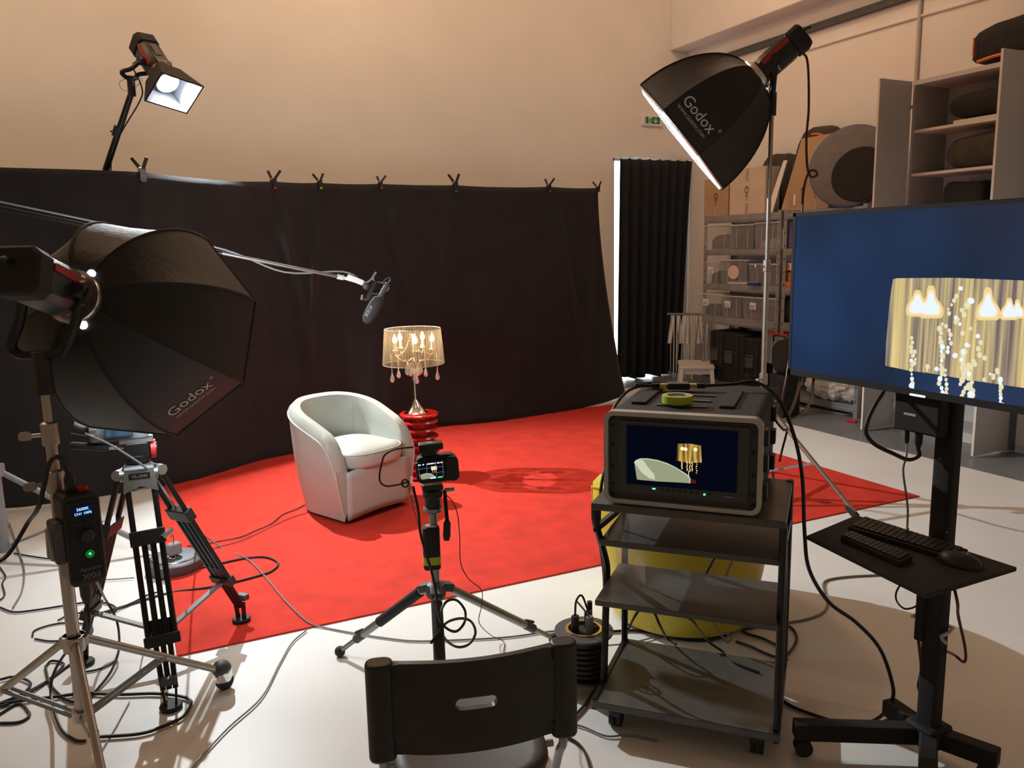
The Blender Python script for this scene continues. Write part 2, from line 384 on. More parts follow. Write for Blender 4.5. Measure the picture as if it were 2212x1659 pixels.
# ------------------------------------------------------------ black backdrop on its crossbar
BD = [(-3.6, 5.72), (-2.2, 5.90), (-.85, 5.99), (0.0, 6.00), (.5, 6.20), (.96, 6.48), (1.37, 6.64), (1.92, 6.76), (2.67, 6.83), (3.62, 6.84), (4.25, 6.88)]
BP = smooth_path([(x, y, 0) for x, y in BD], 10)
cum = [0.]
for i in range(1, len(BP)): cum.append(cum[-1]+(BP[i]-BP[i-1]).length)
def bpt(u):
    d = u*cum[-1]
    for i in range(1, len(BP)):
        if cum[i] >= d: k = (d-cum[i-1])/(cum[i]-cum[i-1]); return BP[i-1].lerp(BP[i], k)
    return BP[-1].copy()
CL = []
def buof(px_):    # parameter of the cloth seen at photo column px_ near its top
    best = min(range(400), key=lambda i: abs(_col(bpt(i/399), px_))); return best/399
def _col(P, px_):
    d = P+V((0, 0, 2.15))-CAM; return 1106+F*d.dot(RT)/d.dot(FW)-px_
clampx = [308, 590, 690, 820, 985, 1185, 1291]
CU = [buof(x) for x in clampx]
def ctop(u):
    z = 2.19-.035*min(1, max(0, (u-.30)/.25))+.03*min(1, max(0, (u-.55)/.2)); s = 0
    us = [0.]+CU+[1.0]
    for i in range(len(us)-1):
        if us[i] <= u <= us[i+1] and us[i+1]-us[i] > 1e-6: k = (u-us[i])/(us[i+1]-us[i]); s = .012*(4*k*(1-k))*min(1, (us[i+1]-us[i])*9)
    return z-s
def bcl(u, v):
    p = bpt(u); q = bpt(min(1, u+.004))-bpt(max(0, u-.004)); n = V((q.y, -q.x, 0)).normalized(); tt = q.normalized()
    z = ctop(u)*(1-v)+.012*v
    fold = 0.
    for i, c in enumerate(CU):
        d = (u-c); sgn = 1 if i % 2 else -1; sl = c+sgn*.035*v+.01*sin(i*3.)
        fold += .055*math.exp(-((u-sl)/.006)**2)*sin(pi*min(1, v*1.25))*(1-.4*v)
    fold += .040*noise.noise(V((u*16, v*1.3, 3)))+.018*noise.noise(V((u*60, v*1.6, 9)))*(.3+v)
    fold += .05*v**3*(.5+.5*sin(u*40+2*sin(u*13)))
    p = p+n*fold; 
    if u > .93: p = p+tt*((u-.93)/.07)**2*.62*v**1.6+V((0, 1, 0))*((u-.93)/.07)**2*.42*v**1.6
    if u < .36: z += .16*v**4*max(0, (.36-u)/.36)*(1+.4*sin(u*50))
    return V((p.x, p.y, max(z, .012)))
MB().grid(bcl, 300, 44).solo('backdrop', 'black_cloth', 'wide black cloth backdrop hanging behind the cream armchair', 'backdrop', solid=.003, ang=80)
b = MB(); b.tube([bpt(i/60)+V((0, .075, 2.10)) for i in range(61)], .016, 8)
b.solo('backdrop_crossbar', 'mid_grey', 'grey crossbar tube carrying the black backdrop', 'crossbar')
cn = ['leftmost spring clamp gripping the top edge of the black backdrop', 'dark spring clamp with red tip, second from left on the backdrop edge', 'small spring clamp with yellow tip, third from left on the backdrop edge',
      'small dark spring clamp above the table lamp on the backdrop edge', 'large dark spring clamp right of the table lamp on the backdrop edge', 'red tipped spring clamp second from right on the backdrop edge', 'small spring clamp at the right end of the backdrop edge']
for i, u in enumerate(CU):
    p = bpt(u); p = V((p.x, p.y, ctop(u))); q = bpt(min(1, u+.004))-bpt(max(0, u-.004)); n = V((q.y, -q.x, 0)).normalized()
    s_ = (1.25, 1.1, .95, .85, 1.25, 1.0, .8)[i]; tq = q.normalized()
    t = T('spring_clamp', cn[i], 'clamp', p-V((0, 0, .05)), 0, 'spring clamps along the backdrop')
    ln = tq*.012*(1 if i % 2 else -1)
    for sg_ in (-1, 1):
        b = MB(); b.bar(p+n*(.010*sg_)-V((0, 0, .045*s_)), p+n*(.018*sg_)+V((0, 0, .018*s_)), .03*s_, .010, n)
        b.build('jaw', 'black_plastic' if i else 'print_dim', t)
        b = MB(); b.bar(p+n*(.018*sg_)+V((0, 0, .015*s_)), p+n*(.040*sg_)+tq*(.028*s_*sg_)+ln+V((0, 0, .075*s_)), .018*s_, .012, n)
        b.build('handle', 'black_plastic', t, bevel=.003)
    MB().cyl(p-tq*.016*s_+V((0, 0, .016*s_)), p+tq*.016*s_+V((0, 0, .016*s_)), .010*s_, n=10).build('spring', 'steel', t)
    b = MB()
    b.box(p+n*.02-V((0, 0, .045*s_)), (.022*s_, .012, .014)); b.build('tip', ('print_dim', 'red_paint', 'green_tape', 'red_paint', 'dark_grey', 'red_paint', 'red_paint')[i], t)
bl = vert(665, 396, bpt(buof(665)))+V((0, .12, -.03))
MB().ball(bl, .045, 14, 8, (1.1, 1, .9)).solo('blue_dome', 'pale_blue', 'pale blue rounded cap peeking above the black backdrop edge', 'cap')

# ------------------------------------------------------------ armchairs (local: front faces -Y)
def armchair(name, label, loc, rz, leather, piping, group, tagged):
    t = T(name, label, 'armchair', loc, rz, group)
    def path(s, a, dp, yf):        # U outline, s 0..1 from left front round the back to right front
        q = 2.5; th = pi+ (0-pi)*s
        straight = dp-a
        Ltot = 2*straight+pi*a; d = s*Ltot
        if d < straight: return V((-a, yf+d, 0))
        if d < straight+pi*a: h = (d-straight)/a; return V((-a*cos(h), yf+straight+a*sin(h)*1.0, 0))
        return V((a, yf+straight-(d-straight-pi*a), 0))
    def hh(s):
        e = min(s, 1-s); 
        k = min(1, e/.5); base = .52+.18*sin(pi/2*min(1, k*1.15))**1.2
        fr_ = min(1, e/.085); return base-(.18)*(1-sqrt(max(0, 1-(1-fr_)**2)))
    ns = 72; prof_n = 20
    def shell(s, v):
        h = hh(s); th = .085
        # v 0: outer bottom .. outer top .. roll .. inner top .. inner bottom
        if v < .45: z = .022+(h-.05-.022)*(v/.45); off = 0.; 
        elif v < .62: a = (v-.45)/.17*pi; z = h-.05+.05*sin(a); off = th/2*(1-cos(a))
        else: z = h-.05-(h-.05-.20)*((v-.62)/.38); off = th
        kz = min(1, max(0, (z-.045)/.62)); bulge = .012*sin(pi*min(1, kz*1.2))
        A = .262+.085*kz**.85+bulge-off-(.012 if off > .07 else 0); D = .555+.075*kz-off+bulge; YF = -.012-.012*kz
        p = path(s, A, D, YF); p.z = z; return p
    mb = MB().grid(shell, ns, prof_n)
    nv = prof_n
    for i in (0, ns-1):
        f = list(range(i*nv, i*nv+nv)); mb.f.append(f if i else f[::-1])
    mb.build('shell', leather, t, local=True, ang=50)
    # piping on the outer seam
    for o_ in (0,):
        pts = [shell(i/119, .45) for i in range(120)]; pts = [V((p.x*1.006, p.y*1.004, p.z)) for p in pts]
        MB().tube(pts, .0045, 6).build('piping', piping, t, local=True)
    for sx_ in (-1, 1):
        pts = [V((sx_*(.260+.085*k**.85+.012*sin(pi*min(1, k*1.2))), -.014-.012*k, .045+.62*k)) for k in [.48*i/12 for i in range(13)]]
        MB().tube(pts, .0035, 6).build('front_piping', piping, t, local=True)
    def apron(u, v):
        x = -.245+.49*u; return V((x, -.018-.012*sin(pi*u)-.01*v, .026+.020*sin(pi*u)+(.32-.026)*v))
    MB().grid(apron, 14, 8).build('front_panel', leather, t, local=True, solid=.02, ang=60)
    def cush(u, v):
        th = 2*pi*u; e = 3.2; cx, sy = cos(th), sin(th)
        k = (abs(cx)**e+abs(sy)**e)**(-1/e); ph = pi*v-pi/2
        rr = abs(cos(ph))**.28; zz = (1 if sin(ph) > 0 else -1)*abs(sin(ph))**.6
        x = cx*k*.238*rr; y = sy*k*.26*rr; crown = .03*(1-(x/.24)**2)*(1-(y/.27)**2) if zz > 0 else 0
        return V((x, .175+y, .365+zz*.062+crown+(.008*(y < -.15))))
    MB().grid(cush, 56, 18, cu=True).build('seat_cushion', leather, t, local=True, ang=70)
    pts = []
    for i in range(56):
        th = 2*pi*i/56; k = (abs(cos(th))**3.2+abs(sin(th))**3.2)**(-1/3.2); pts.append(V((cos(th)*k*.236, .175+sin(th)*k*.258, .415)))
    MB().tube(pts, .004, 6, closed=True).build('seat_piping', piping, t, local=True)
    for x, y in ((-.20, .04), (.20, .04), (-.15, .42), (.15, .42)):
        MB().cyl((x, y, 0), (x, y, .05), .022, .026, 10).build('foot', 'black_plastic', t, local=True)
    for sx_ in (-.16, .16):
        pts = [shell(.5+sx_*1.0, .64+.36*k/10) for k in range(11)]; pts = [V((p.x*.985, p.y-.004, p.z)) for p in pts]
        MB().tube(pts, .0028, 5).build('back_seam', piping, t, local=True)
    if tagged: MB().box((.268, -.035, .16), (.022, .003, .05)).build('fabric_tag', 'label_white', t, local=True, label='small white sewn tag')
    return t
RZ = math.atan2(.427, .905)
armchair('armchair', 'cream leather tub armchair standing on the red carpet', (1.297, 4.696, .008), RZ, 'cream_leather', 'cream_piping', None, True)
armchair('armchair', 'yellow leather tub armchair half hidden behind the black cart', (2.28, 3.02, 0), radians(150), 'yellow_leather', 'yellow_leather', None, False).scale = (1.16, 1.16, 1.0)

# ------------------------------------------------------------ red ring stool and chandelier table lamp
ST = V((1.815, 5.35, .008)); SH = .48
t = T('ring_stool', 'glossy red stool of stacked rings carrying the table lamp', 'stool', ST)
MB().lathe([(.07, 0), (.07, SH-.03)], ST, n=20).build('core', 'red_gloss', t)
for k in range(8):
    z = .012+k*.056
    MB().lathe([(.05, z), (.128, z), (.135, z+.008), (.128, z+.018), (.05, z+.018)], ST, n=32).build('ring', 'red_gloss', t)
MB().lathe([(.0, SH-.03), (.13, SH-.03), (.14, SH-.015), (.13, SH-.008), (0, SH-.008)], ST, n=32).build('top', 'red_gloss', t)
LB = V((ST.x-.03, ST.y-.02, SH)); 
t = T('table_lamp', 'lit chandelier table lamp with pleated grey shade and crystal drops', 'lamp', LB)
MB().lathe([(.0, 0), (.083, 0), (.085, .008), (.075, .014), (.045, .05), (.022, .085), (.014, .10), (0, .10)], LB, n=28).build('base', 'chrome', t)
MB().lathe([(.006, .09), (.006, .34), (.018, .345), (.024, .36), (.018, .375), (.009, .39), (.009, .56), (.02, .565), (.012, .58), (.0, .60)], LB, n=16).build('stem', 'chrome', t)
zb, zt, rb, rtp = .355, .600, .213, .193
def shade(u, v):
    a = 2*pi*u; r = rb+(rtp-rb)*v+.003*sin(a*64); return LB+V((cos(a)*r, sin(a)*r, zb+(zt-zb)*v))
sh_ = MB().grid(shade, 512, 5, cu=True).build('lamp_shade', 'lamp_fabric', t, ang=80)
for z, r in ((zb, rb), (zt, rtp)):
    MB().tube([LB+V((cos(a)*r, sin(a)*r, z)) for a in [2*pi*k/48 for k in range(48)]], .0022, 5, closed=True).build('shade_ring', 'print_grey', sh_)
b = MB()
for k in range(3): a = 2*pi*k/3+.5; b.tube([LB+V((0, 0, zt-.02)), LB+V((cos(a)*rtp, sin(a)*rtp, zt))], .0018, 5)
b.build('spider', 'steel', t)
def beadrow(p0, p1, n, r, sag=0.):
    mb = MB()
    for i in range(n+1):
        k = i/n; p = V(p0).lerp(V(p1), k)-V((0, 0, sag*4*k*(1-k))); mb.ball(p, r, 6, 4)
    return mb
def drop(p, s=1.):
    return MB().lathe([(0, 0), (.009*s, .006*s), (.011*s, .014*s), (.007*s, .03*s), (.002*s, .045*s), (0, .048*s)], p, n=8)
for k in range(5):
    a = 2*pi*k/5+.72; d = V((cos(a), sin(a), 0)); c = LB+V((0, 0, .40))
    arm = MB().tube([c, c+d*.05-V((0, 0, .025)), c+d*.10-V((0, 0, .01)), c+d*.135+V((0, 0, .03)), c+d*.135+V((0, 0, .055))], .004, 6, smooth=5).build('arm', 'chrome', t)
    MB().lathe([(.0, 0), (.022, .004), (.024, .010), (.010, .012), (.010, .06), (0, .06)], c+d*.135+V((0, 0, .05)), n=12).build('candle_cup', 'white_plastic', arm)
    MB().lathe([(.0, 0), (.010, .002), (.017, .018), (.015, .032), (.007, .050), (.002, .062), (0, .064)], c+d*.135+V((0, 0, .108)), n=12).build('bulb', 'bulb', arm)
    e = c+d*.165+V((0, 0, .035))
    beadrow(e, e-V((0, 0, .13)), 14, .0045).build('crystal_strand', 'crystal', arm)
    drop(e-V((0, 0, .20)), 1.5).build('crystal_drop', 'crystal', arm)
    a2 = a+pi/5; d2 = V((cos(a2), sin(a2), 0)); e2 = c+d2*.045+V((0, 0, -.03))
    drop(e2-V((0, 0, .10)), 2.1).build('crystal_drop', 'crystal', t)
    beadrow(LB+V((0, 0, .56))+d2*.02, c+d*.12+V((0, 0, .02)), 12, .004, .03).build('crystal_strand', 'crystal', t)
beadrow(LB+V((.0, -.02, .36)), LB+V((0, -.02, .29)), 7, .005).build('crystal_strand', 'crystal', t)
drop(LB+V((0, -.02, .225)), 1.9).build('crystal_drop', 'crystal', t)
ld = bpy.data.lights.new('lamp_glow', 'POINT'); ld.energy = LAMP_W; ld.color = (1., .66, .32); ld.shadow_soft_size = .10
lo = bpy.data.objects.new('lamp_glow', ld); COL.objects.link(lo); lo.location = V((0, 0, .53)); lo.parent = t
cable('thin_cable', [fl(x, y, .014) for x, y in ((672, 1083), (640, 1100), (610, 1112), (585, 1132), (550, 1147), (520, 1160), (480, 1168), (440, 1176), (405, 1179))], .003, 'cord_black', 'thin dark lamp cord running across the red carpet from the cream armchair')
cable('carpet_wire', [fl(x, y, .014) for x, y in ((668, 1106), (620, 1122), (570, 1146), (515, 1170), (470, 1182), (430, 1200))], .002, 'cord_red', 'very thin wire lying on the red carpet beside the lamp cord')

# ------------------------------------------------------------ LED heads, softboxes
def led_head(P, a, mount, label, front='ring', s=1., yoke_r=.085):
    """P: centre of the front mount, a: pointing direction, mount: top of the stand"""
    a = V(a).normalized(); u, n = ortho(a)
    t = T('studio_light', label, 'studio light', mount)
    def q(x, y, z): return V(P)+u*(x*s)+n*(y*s)-a*(z*s)
    def sect(z, w_, h_, ch): return [q(x, y, z) for x, y in ((-w_+ch, -h_), (w_-ch, -h_), (w_, -h_+ch), (w_, h_-ch), (w_-ch, h_), (-w_+ch, h_), (-w_, h_-ch), (-w_, -h_+ch))]
    def loft(mb, secs):
        vs = [p for s_ in secs for p in s_]; N = 8; L = len(secs)
        return mb.add(vs, [(i*N+k, i*N+(k+1) % N, (i+1)*N+(k+1) % N, (i+1)*N+k) for i in range(L-1) for k in range(N)]+[tuple(range(N))[::-1], tuple(range((L-1)*N, L*N))])
    body = loft(MB(), [sect(.04, .062, .062, .03), sect(.07, .066, .066, .025), sect(.21, .064, .064, .02), sect(.235, .060, .06, .02)]).build('body', 'black_satin', t, bevel=.003*s)
    loft(MB(), [sect(.237, .068, .068, .02), sect(.30, .070, .07, .022), sect(.315, .06, .06, .02)]).build('fan_housing', 'matt_black', t, bevel=.004*s)
    for sx_ in (-1, 1):
        MB().add([q(sx_*.0675, y, z) for y, z in ((.012, .06), (.040, .06), (.040, .23), (.022, .23))]+[q(sx_*.064, y, z) for y, z in ((.012, .06), (.040, .06), (.040, .23), (.022, .23))], [(0, 1, 2, 3), (7, 6, 5, 4), (0, 4, 5, 1), (1, 5, 6, 2), (2, 6, 7, 3), (3, 7, 4, 0)]).build('red_stripe', 'red_paint', body, label='red side stripe')
        MB().box((0, 0, 0), (.0, .0, .0)) if 0 else None
    MB().add([q(x, y, z) for z in (.10, .20) for x, y in ((-.02, .0665), (.02, .0665), (.02, .070), (-.02, .070))], [(0, 1, 2, 3), (7, 6, 5, 4), (0, 4, 5, 1), (1, 5, 6, 2), (2, 6, 7, 3), (3, 7, 4, 0)]).build('vent', 'dark_grey', body)
    MB().lathe([(.064*s, 0), (.068*s, .008), (.068*s, .03*s), (.058*s, .04*s), (.058*s, .012*s)], q(0, 0, .045), a, 24, closed=True).build('front_collar', 'dark_red_metal', t)
    # yoke and mount
    piv = [q(sx_*.085, -.005, .12) for sx_ in (-1, 1)]
    dn = V((0, 0, -1)); low = [V(mount)+u*(sx_*yoke_r*s)+V((0, 0, .03)) for sx_ in (-1, 1)]
    pts = [piv[0], piv[0].lerp(low[0], .5), low[0]+V((0, 0, .03)), low[0]+u*.025, V(mount)+V((0, 0, .03)), low[1]-u*.025, low[1]+V((0, 0, .03)), piv[1].lerp(low[1], .5), piv[1]]
    MB().tube(pts, .0150, 8, smooth=4).build('yoke', 'black_metal', t)
    for k, p in enumerate(piv):
        so = -1 if k == 0 else 1
        MB().cyl(p-u*(so*.022), p+u*(so*.016), .026*s, n=16).build('pivot_knob', 'black_plastic', t)
    MB().bar(piv[1]+u*.014, piv[1]+u*.02-n*.055-a*.03, .014, .010).build('locking_lever', 'black_plastic', t)
    MB().cyl(V(mount)-V((0, 0, .09)), V(mount)+V((0, 0, .04)), .026, n=14).build('stand_socket', 'black_plastic', t)
    if front == 'ring':
        MB().lathe([(.055*s, -.03), (.082*s, -.03), (.086*s, -.018), (.082*s, .0), (.058*s, .0)], P, a, 32, closed=True).build('speed_ring', 'silver', t)
        for k in range(8):
            th = 2*pi*k/8+.3
            if k in (1, 2, 6): MB().ball(V(P)+(u*cos(th)+n*sin(th))*.088*s-a*.0, .013, 8, 6, (1., 1., 1.)).build('light_leak', 'leak_white', t, label='white light leaking through the mounting ring')
    MB().tube([q(0, .02, .315), q(0, .02, .345), q(.005, .01, .36)], .008, 8, smooth=3).build('plug', 'cord_black', t)
    return t
def softbox(P, a, roll, R, d, label, diff, logo, logo_c=.5, lsize=.105, lbase=.10):
    a = V(a).normalized(); u, n = ortho(a); P = V(P); r0 = .075; N = 8
    t = T('softbox', label, 'softbox', P+a*d-V((0, 0, R)))
    def rib(k, f, inset=0.):
        th = roll+k*pi/4; ph = f*pi/2
        rho = r0+(R-r0)*sin(ph)**.86-inset; z = d*(1-cos(ph))**.82
        return P+a*z+(u*cos(th)+n*sin(th))*rho
    def surf(k, c, f, off=0.):
        p = rib(k, f).lerp(rib(k+1, f), c)
        e = 1e-3; p1 = rib(k, min(1, f+e)).lerp(rib(k+1, min(1, f+e)), c); p0 = rib(k, max(0, f-e)).lerp(rib(k+1, max(0, f-e)), c)
        nn = (p1-p0).cross(rib(k+1, f)-rib(k, f)); nn = nn.normalized() if nn.length > 1e-9 else a
        ax = P+a*((p-P).dot(a))
        if nn.dot(p-ax) < 0: nn = -nn
        sag = .010*4*c*(1-c)*sin(pi*f)+.0025*noise.noise(p*22+V((k, 0, 0)))*sin(pi*min(1, f*1.02))
        return p-nn*(sag)+nn*off
    for k in range(N):
        def fn(i, j): return surf(k, i, j)
        MB().grid(fn, 7, 20).build('panel', 'softbox_black', t, ang=60)
        def fi(i, j): return surf(k, i, .12+.88*j, -.007)
        MB().grid(fi, 5, 12).build('lining', 'silver_fabric', t, ang=60)
        MB().tube([rib(k, f/16, -.001) for f in range(17)], .0045, 6).build('rib', 'matt_black', t)
        MB().tube([rib(k, 1., 0), rib(k+1, 1., 0)], .005, 5).build('rim_edge', 'matt_black', t)
        # silver inner lip
        z1 = a*-.055
        MB().add([rib(k, 1, .004), rib(k+1, 1, .004), rib(k+1, 1, .012)+z1*0+a*.012, rib(k, 1, .012)+a*.012], [(0, 1, 2, 3)]).build('front_lip', 'silver_fabric', t, solid=.003)
    # front diffuser, slightly recessed
    pts = [rib(k, .93, .012) for k in range(N)]
    c = sum(pts, V((0, 0, 0)))/N
    MB().add([c]+pts, [(0, 1+k, 1+(k+1) % N) for k in range(N)]).build('diffuser', diff, t, smooth=False)
    if logo is not None:
        w_ = (rib(logo, 1)-rib(logo+1, 1)).length
        def lg(x, y, base=.0):
            f = 1-(y+base)/ (d*1.25)
            ww = (rib(logo, f)-rib(logo+1, f)).length
            return surf(logo, logo_c+x/ww, f, .0022)
        text_mb('Godox', lsize, lambda x, y: lg(x, y, lbase)).build('logo', 'print_grey', t, label='grey printed Godox logo')
        text_mb('WWW.GODOX.COM', lsize*.28, lambda x, y: lg(x, y, lbase-lsize*.42)).build('web_address', 'print_grey', t, label='grey printed web address')
        text_mb('®', lsize*.28, lambda x, y: lg(x+lsize*1.72, y, lbase+lsize*.55)).build('trade_mark', 'print_grey', t)
    return t

# left light: stand, head, softbox, control box
LS = V((-.24, 2.78, 0)); LP = V((-.13, 2.81, 1.482)); LA = V((.425, .85, -.305)).normalized()
def leg_r(c, ft, r): d = V(ft)-V(c); d.z = 0; return d.normalized()
def light_stand(c, feet, secs, label, colm, hub_z, low_z, leg_h, casters=True, knobs=(), r_leg=.013):
    t = T('light_stand', label, 'light stand', c)
    z0 = low_z
    for i, (z1, r) in enumerate(secs):
        pole = MB().cyl(c+V((0, 0, z0)), c+V((0, 0, z1)), r, n=18).build('pole', colm, t); z0 = z1-.01
        if i < len(secs)-1:
            col = MB().lathe([(r, 0), (r+.008, .004), (r+.008, .07), (r, .075)], c+V((0, 0, z1-.06)), n=18).build('collar', colm, t)
            k = V((-.85, -.3, 0)).normalized() if i % 2 == 0 else V((-.9, .1, 0)).normalized()
            kp = c+V((0, 0, z1-.025))
            kb = MB(); kb.cyl(kp+k*r, kp+k*(r+.035), .006, n=8); kb.rbox(kp+k*(r+.05), (.035, .010, .026), .008, 1, math.atan2(k.y, k.x)); kb.build('knob', colm, col)
    MB().lathe([(secs[0][1]+.001, 0), (secs[0][1]+.014, 0), (secs[0][1]+.014, .05), (secs[0][1]+.001, .05)], c+V((0, 0, hub_z-.03)), n=18, closed=True).build('leg_hub', colm, t)
    MB().lathe([(secs[0][1]+.001, 0), (secs[0][1]+.012, 0), (secs[0][1]+.012, .035), (secs[0][1]+.001, .035)], c+V((0, 0, low_z)), n=18, closed=True).build('brace_hub', colm, t)
    for ft in feet:
        d = leg_r(c, ft, 0); ft = V(ft); top = c+d*.03+V((0, 0, hub_z)); end = V((ft.x, ft.y, leg_h))
        leg = MB().cyl(top, end, r_leg, n=12).build('leg', colm, t)
        MB().box(top-d*.008, (.03, .045, .04), math.atan2(d.y, d.x)).build('leg_bracket', colm, leg, bevel=.004)
        mid = top.lerp(end, .56)
        sd = V((-d.y, d.x, 0))
        for s_ in (-1, 1):
            MB().bar(c+d*.03+sd*(.012*s_)+V((0, 0, low_z+.015)), mid+sd*(.012*s_), .004, .014).build('brace', 'mid_grey', leg)
        if casters:
            cs = MB(); cs.ball(end+d*.012, .036, 12, 8, (1, 1, .9)); cs = cs.build('caster_cap', 'dark_grey', leg)
            MB().cyl(end+d*.02+sd*.010-V((0, 0, leg_h-.032)), end+d*.02-sd*.010-V((0, 0, leg_h-.032)), .032, n=18).build('wheel', 'rubber', leg)
            MB().lathe([(.034, 0), (.036, -.03), (.030, -.045)], end+d*.014, n=14).build('caster_fork', 'chrome', leg)
        else:
            MB().cyl(end-d*.05+V((0, 0, .03)), end+d*.012-V((0, 0, leg_h*.5)), .019, .022, 12).build('foot_cap', 'rubber', leg)
    return t
light_stand(LS, [(.195, 2.99, 0), (-.62, 3.02, 0), (-.16, 2.30, 0)], [(.95, .0195), (1.10, .0165), (1.24, .013)], 'steel light stand on castors under the left softbox', 'steel', .40, .13, .085)
led_head(LP, LA, LS+V((0, 0, 1.29)), 'black and red LED studio light behind the left softbox')
softbox(LP, LA, radians(16), .395, .495, 'open black octagonal softbox at left seen from behind', 'diffuser_left', 6, .50, .062, .125)
# power control box hung on the pole
cb = LS+V((.055, -.075, .765)); face = (CAM-cb); face.z = 0; face.normalize(); face = Matrix.Rotation(radians(14), 3, 'Z') @ face; sd = V((-face.y, face.x, 0)); zz = V((0, 0, 1))
t = T('light_control_box', 'black control box with blue display and green button clamped to the left stand', 'control box', cb-V((0, 0, .15)))
Rm = Matrix((sd, -face, zz)).transposed()
MB().rbox(cb, (.105, .10, .285), .02, 1, Rm).build('body', 'black_plastic', t, bevel=.006)
MB().rbox(cb+face*.051, (.09, .004, .25), .012, 1, Rm).build('front_panel', 'matt_black', t)
def cbp(x, z, o=.055): return cb+face*o+sd*x+zz*z
MB().prism([cbp(-.026, .075), cbp(.028, .075), cbp(.028, .108), cbp(-.026, .108)], -face*.002).build('display', 'display_navy', t)
text_mb('5600K', .013, flatmap(cbp(.001, .094, .0555), sd, zz)).build('readout', 'display_blue', t)
text_mb('CH1 100%', .011, flatmap(cbp(.001, .081, .0555), sd, zz)).build('readout', 'display_blue', t)
MB().lathe([(.0, .0), (.019, .0), (.019, .012), (.015, .016), (0, .016)], cbp(.005, .015, .052), face, 24).build('dial', 'black_satin', t)
MB().lathe([(.008, 0), (.012, 0), (.012, .003), (.008, .003)], cbp(.008, -.045, .053), face, 20, closed=True).build('button_ring', 'led_green_dim', t)
MB().cyl(cbp(.008, -.045, .052), cbp(.008, -.045, .0555), .0045, n=12).build('power_button', 'led_green', t)
for k in range(4): MB().rbox(cbp(-.024+k*.017, .053, .054), (.009, .003, .008), .002, 1, Rm).build('button', 'black_satin', t)
text_mb('Aputure', .017, flatmap(cbp(.005, -.095, .0556), sd, zz)).build('maker_name', 'print_dim', t)
text_mb('300d', .026, flatmap(cbp(.005, -.122, .0556), sd, zz)).build('model_name', 'print_dim', t)
MB().rbox(cb-sd*.065, (.03, .07, .13), .01, 1, Rm).build('clamp', 'dark_grey', t, bevel=.004)
for sx_ in (-1, 1): MB().bar(cb-sd*.085+face*(.02*sx_)-zz*.05, cb-sd*.085+face*(.006*sx_)+zz*.04, .008, .02).build('clamp_lever', 'mid_grey', t)
MB().lathe([(.013, 0), (.016, .01), (.016, .045), (.010, .06), (0, .06)], cb+zz*.14-sd*.012, zz, 14).build('top_connector', 'black_plastic', t)
MB().lathe([(.018, 0), (.018, .012)], cb+zz*.142+sd*.018, zz, 14).build('red_collar', 'red_paint', t)
MB().lathe([(.020, 0), (.018, -.05), (.012, -.075), (0, -.075)], cb-zz*.142, zz, 14).build('bottom_plug', 'black_plastic', t)
pb = cb-zz*.21
cable('power_cable', [pb, pb-zz*.1-sd*.01, fl(150, 1400, .22), fl(118, 1450, .1), fl(110, 1500, .03), fl(130, 1570, .012), fl(160, 1598, .008), fl(185, 1601, .008)], .0055, 'cord_black', 'black cable hanging from the plug of the left control box')
cable('lamp_head_cable', [cb+zz*.19-sd*.012, cb+zz*.25-sd*.03, cb+zz*.24-sd*.06, cb+zz*.12-sd*.10, dep(60, 1130, 2.5), dep(20, 1195, 2.45), dep(-15, 1220, 2.4)], .007, 'cord_black', 'thick black cable curving from the left control box to the picture edge')
cable('stand_cable', [cb-zz*.15+sd*.03, fl(225, 1290, .25), fl(252, 1340, .12), fl(257, 1400, .05), fl(240, 1450, .02), fl(205, 1495, .008), fl(190, 1508, .008), fl(150, 1515, .008), fl(110, 1480, .008), fl(98, 1440, .008)], .005, 'cord_black', 'black cable looping beside the video tripod below the control box')

# right light
RS = V((3.56, 3.81, 0)); RF = fl(1832, 1122)
d1 = (RF-RS); d1.z = 0; d1 = d1.normalized()*.62
feet = [RS+Matrix.Rotation(k*2*pi/3, 3, 'Z') @ d1 for k in range(3)]
top = vert(1662, 235, RS).z
light_stand(RS, feet, [(.80, .0185), (1.50, .0165), (top, .013)], 'tall steel light stand in front of the metal shelves', 'steel', .62, .17, .05, casters=False)
RM = vert(1660, 178, RS); RP = dep(1632, 166, zcd(RM)-.03)
RA = (-RT*.77-UP*.62+FW*.30).normalized()
hd = led_head(RP, RA, RS+V((0, 0, top+.05)), 'black and red LED studio light on top of the tall right stand', s=1.08, yoke_r=.08)
text_mb('A', .05, flatmap(vert(1666, 160, RM)-FW*.13-V((0, 0, .03)), RT, UP)).build('maker_badge', 'white_plastic', hd, label='white letter badge')
softbox(RP, RA, radians(-20), .42, .53, 'black octagonal softbox tilted down high above the metal shelves', 'diffuser_right', 4, .45, .085)
hp = [dep(1712, 116, 4.68), dep(1735, 116, 4.70), dep(1745, 140, 4.72), dep(1747, 230, 4.72), dep(1742, 300, 4.72), dep(1744, 360, 4.72), dep(1752, 382, 4.70), dep(1765, 378, 4.68), dep(1760, 368, 4.70), dep(1748, 372, 4.72), dep(1738, 400, 4.74), dep(1733, 450, 4.75), dep(1728, 560, 4.76), dep(1715, 700, 4.74), dep(1690, 860, 4.7), RS+V((.03, -.03, .5)), RS+V((.06, -.12, .03)), RS+V((.3, -.3, .008))]
cable('light_power_cable', hp, .007, 'cord_red', 'dark cable hanging down from the right studio light')

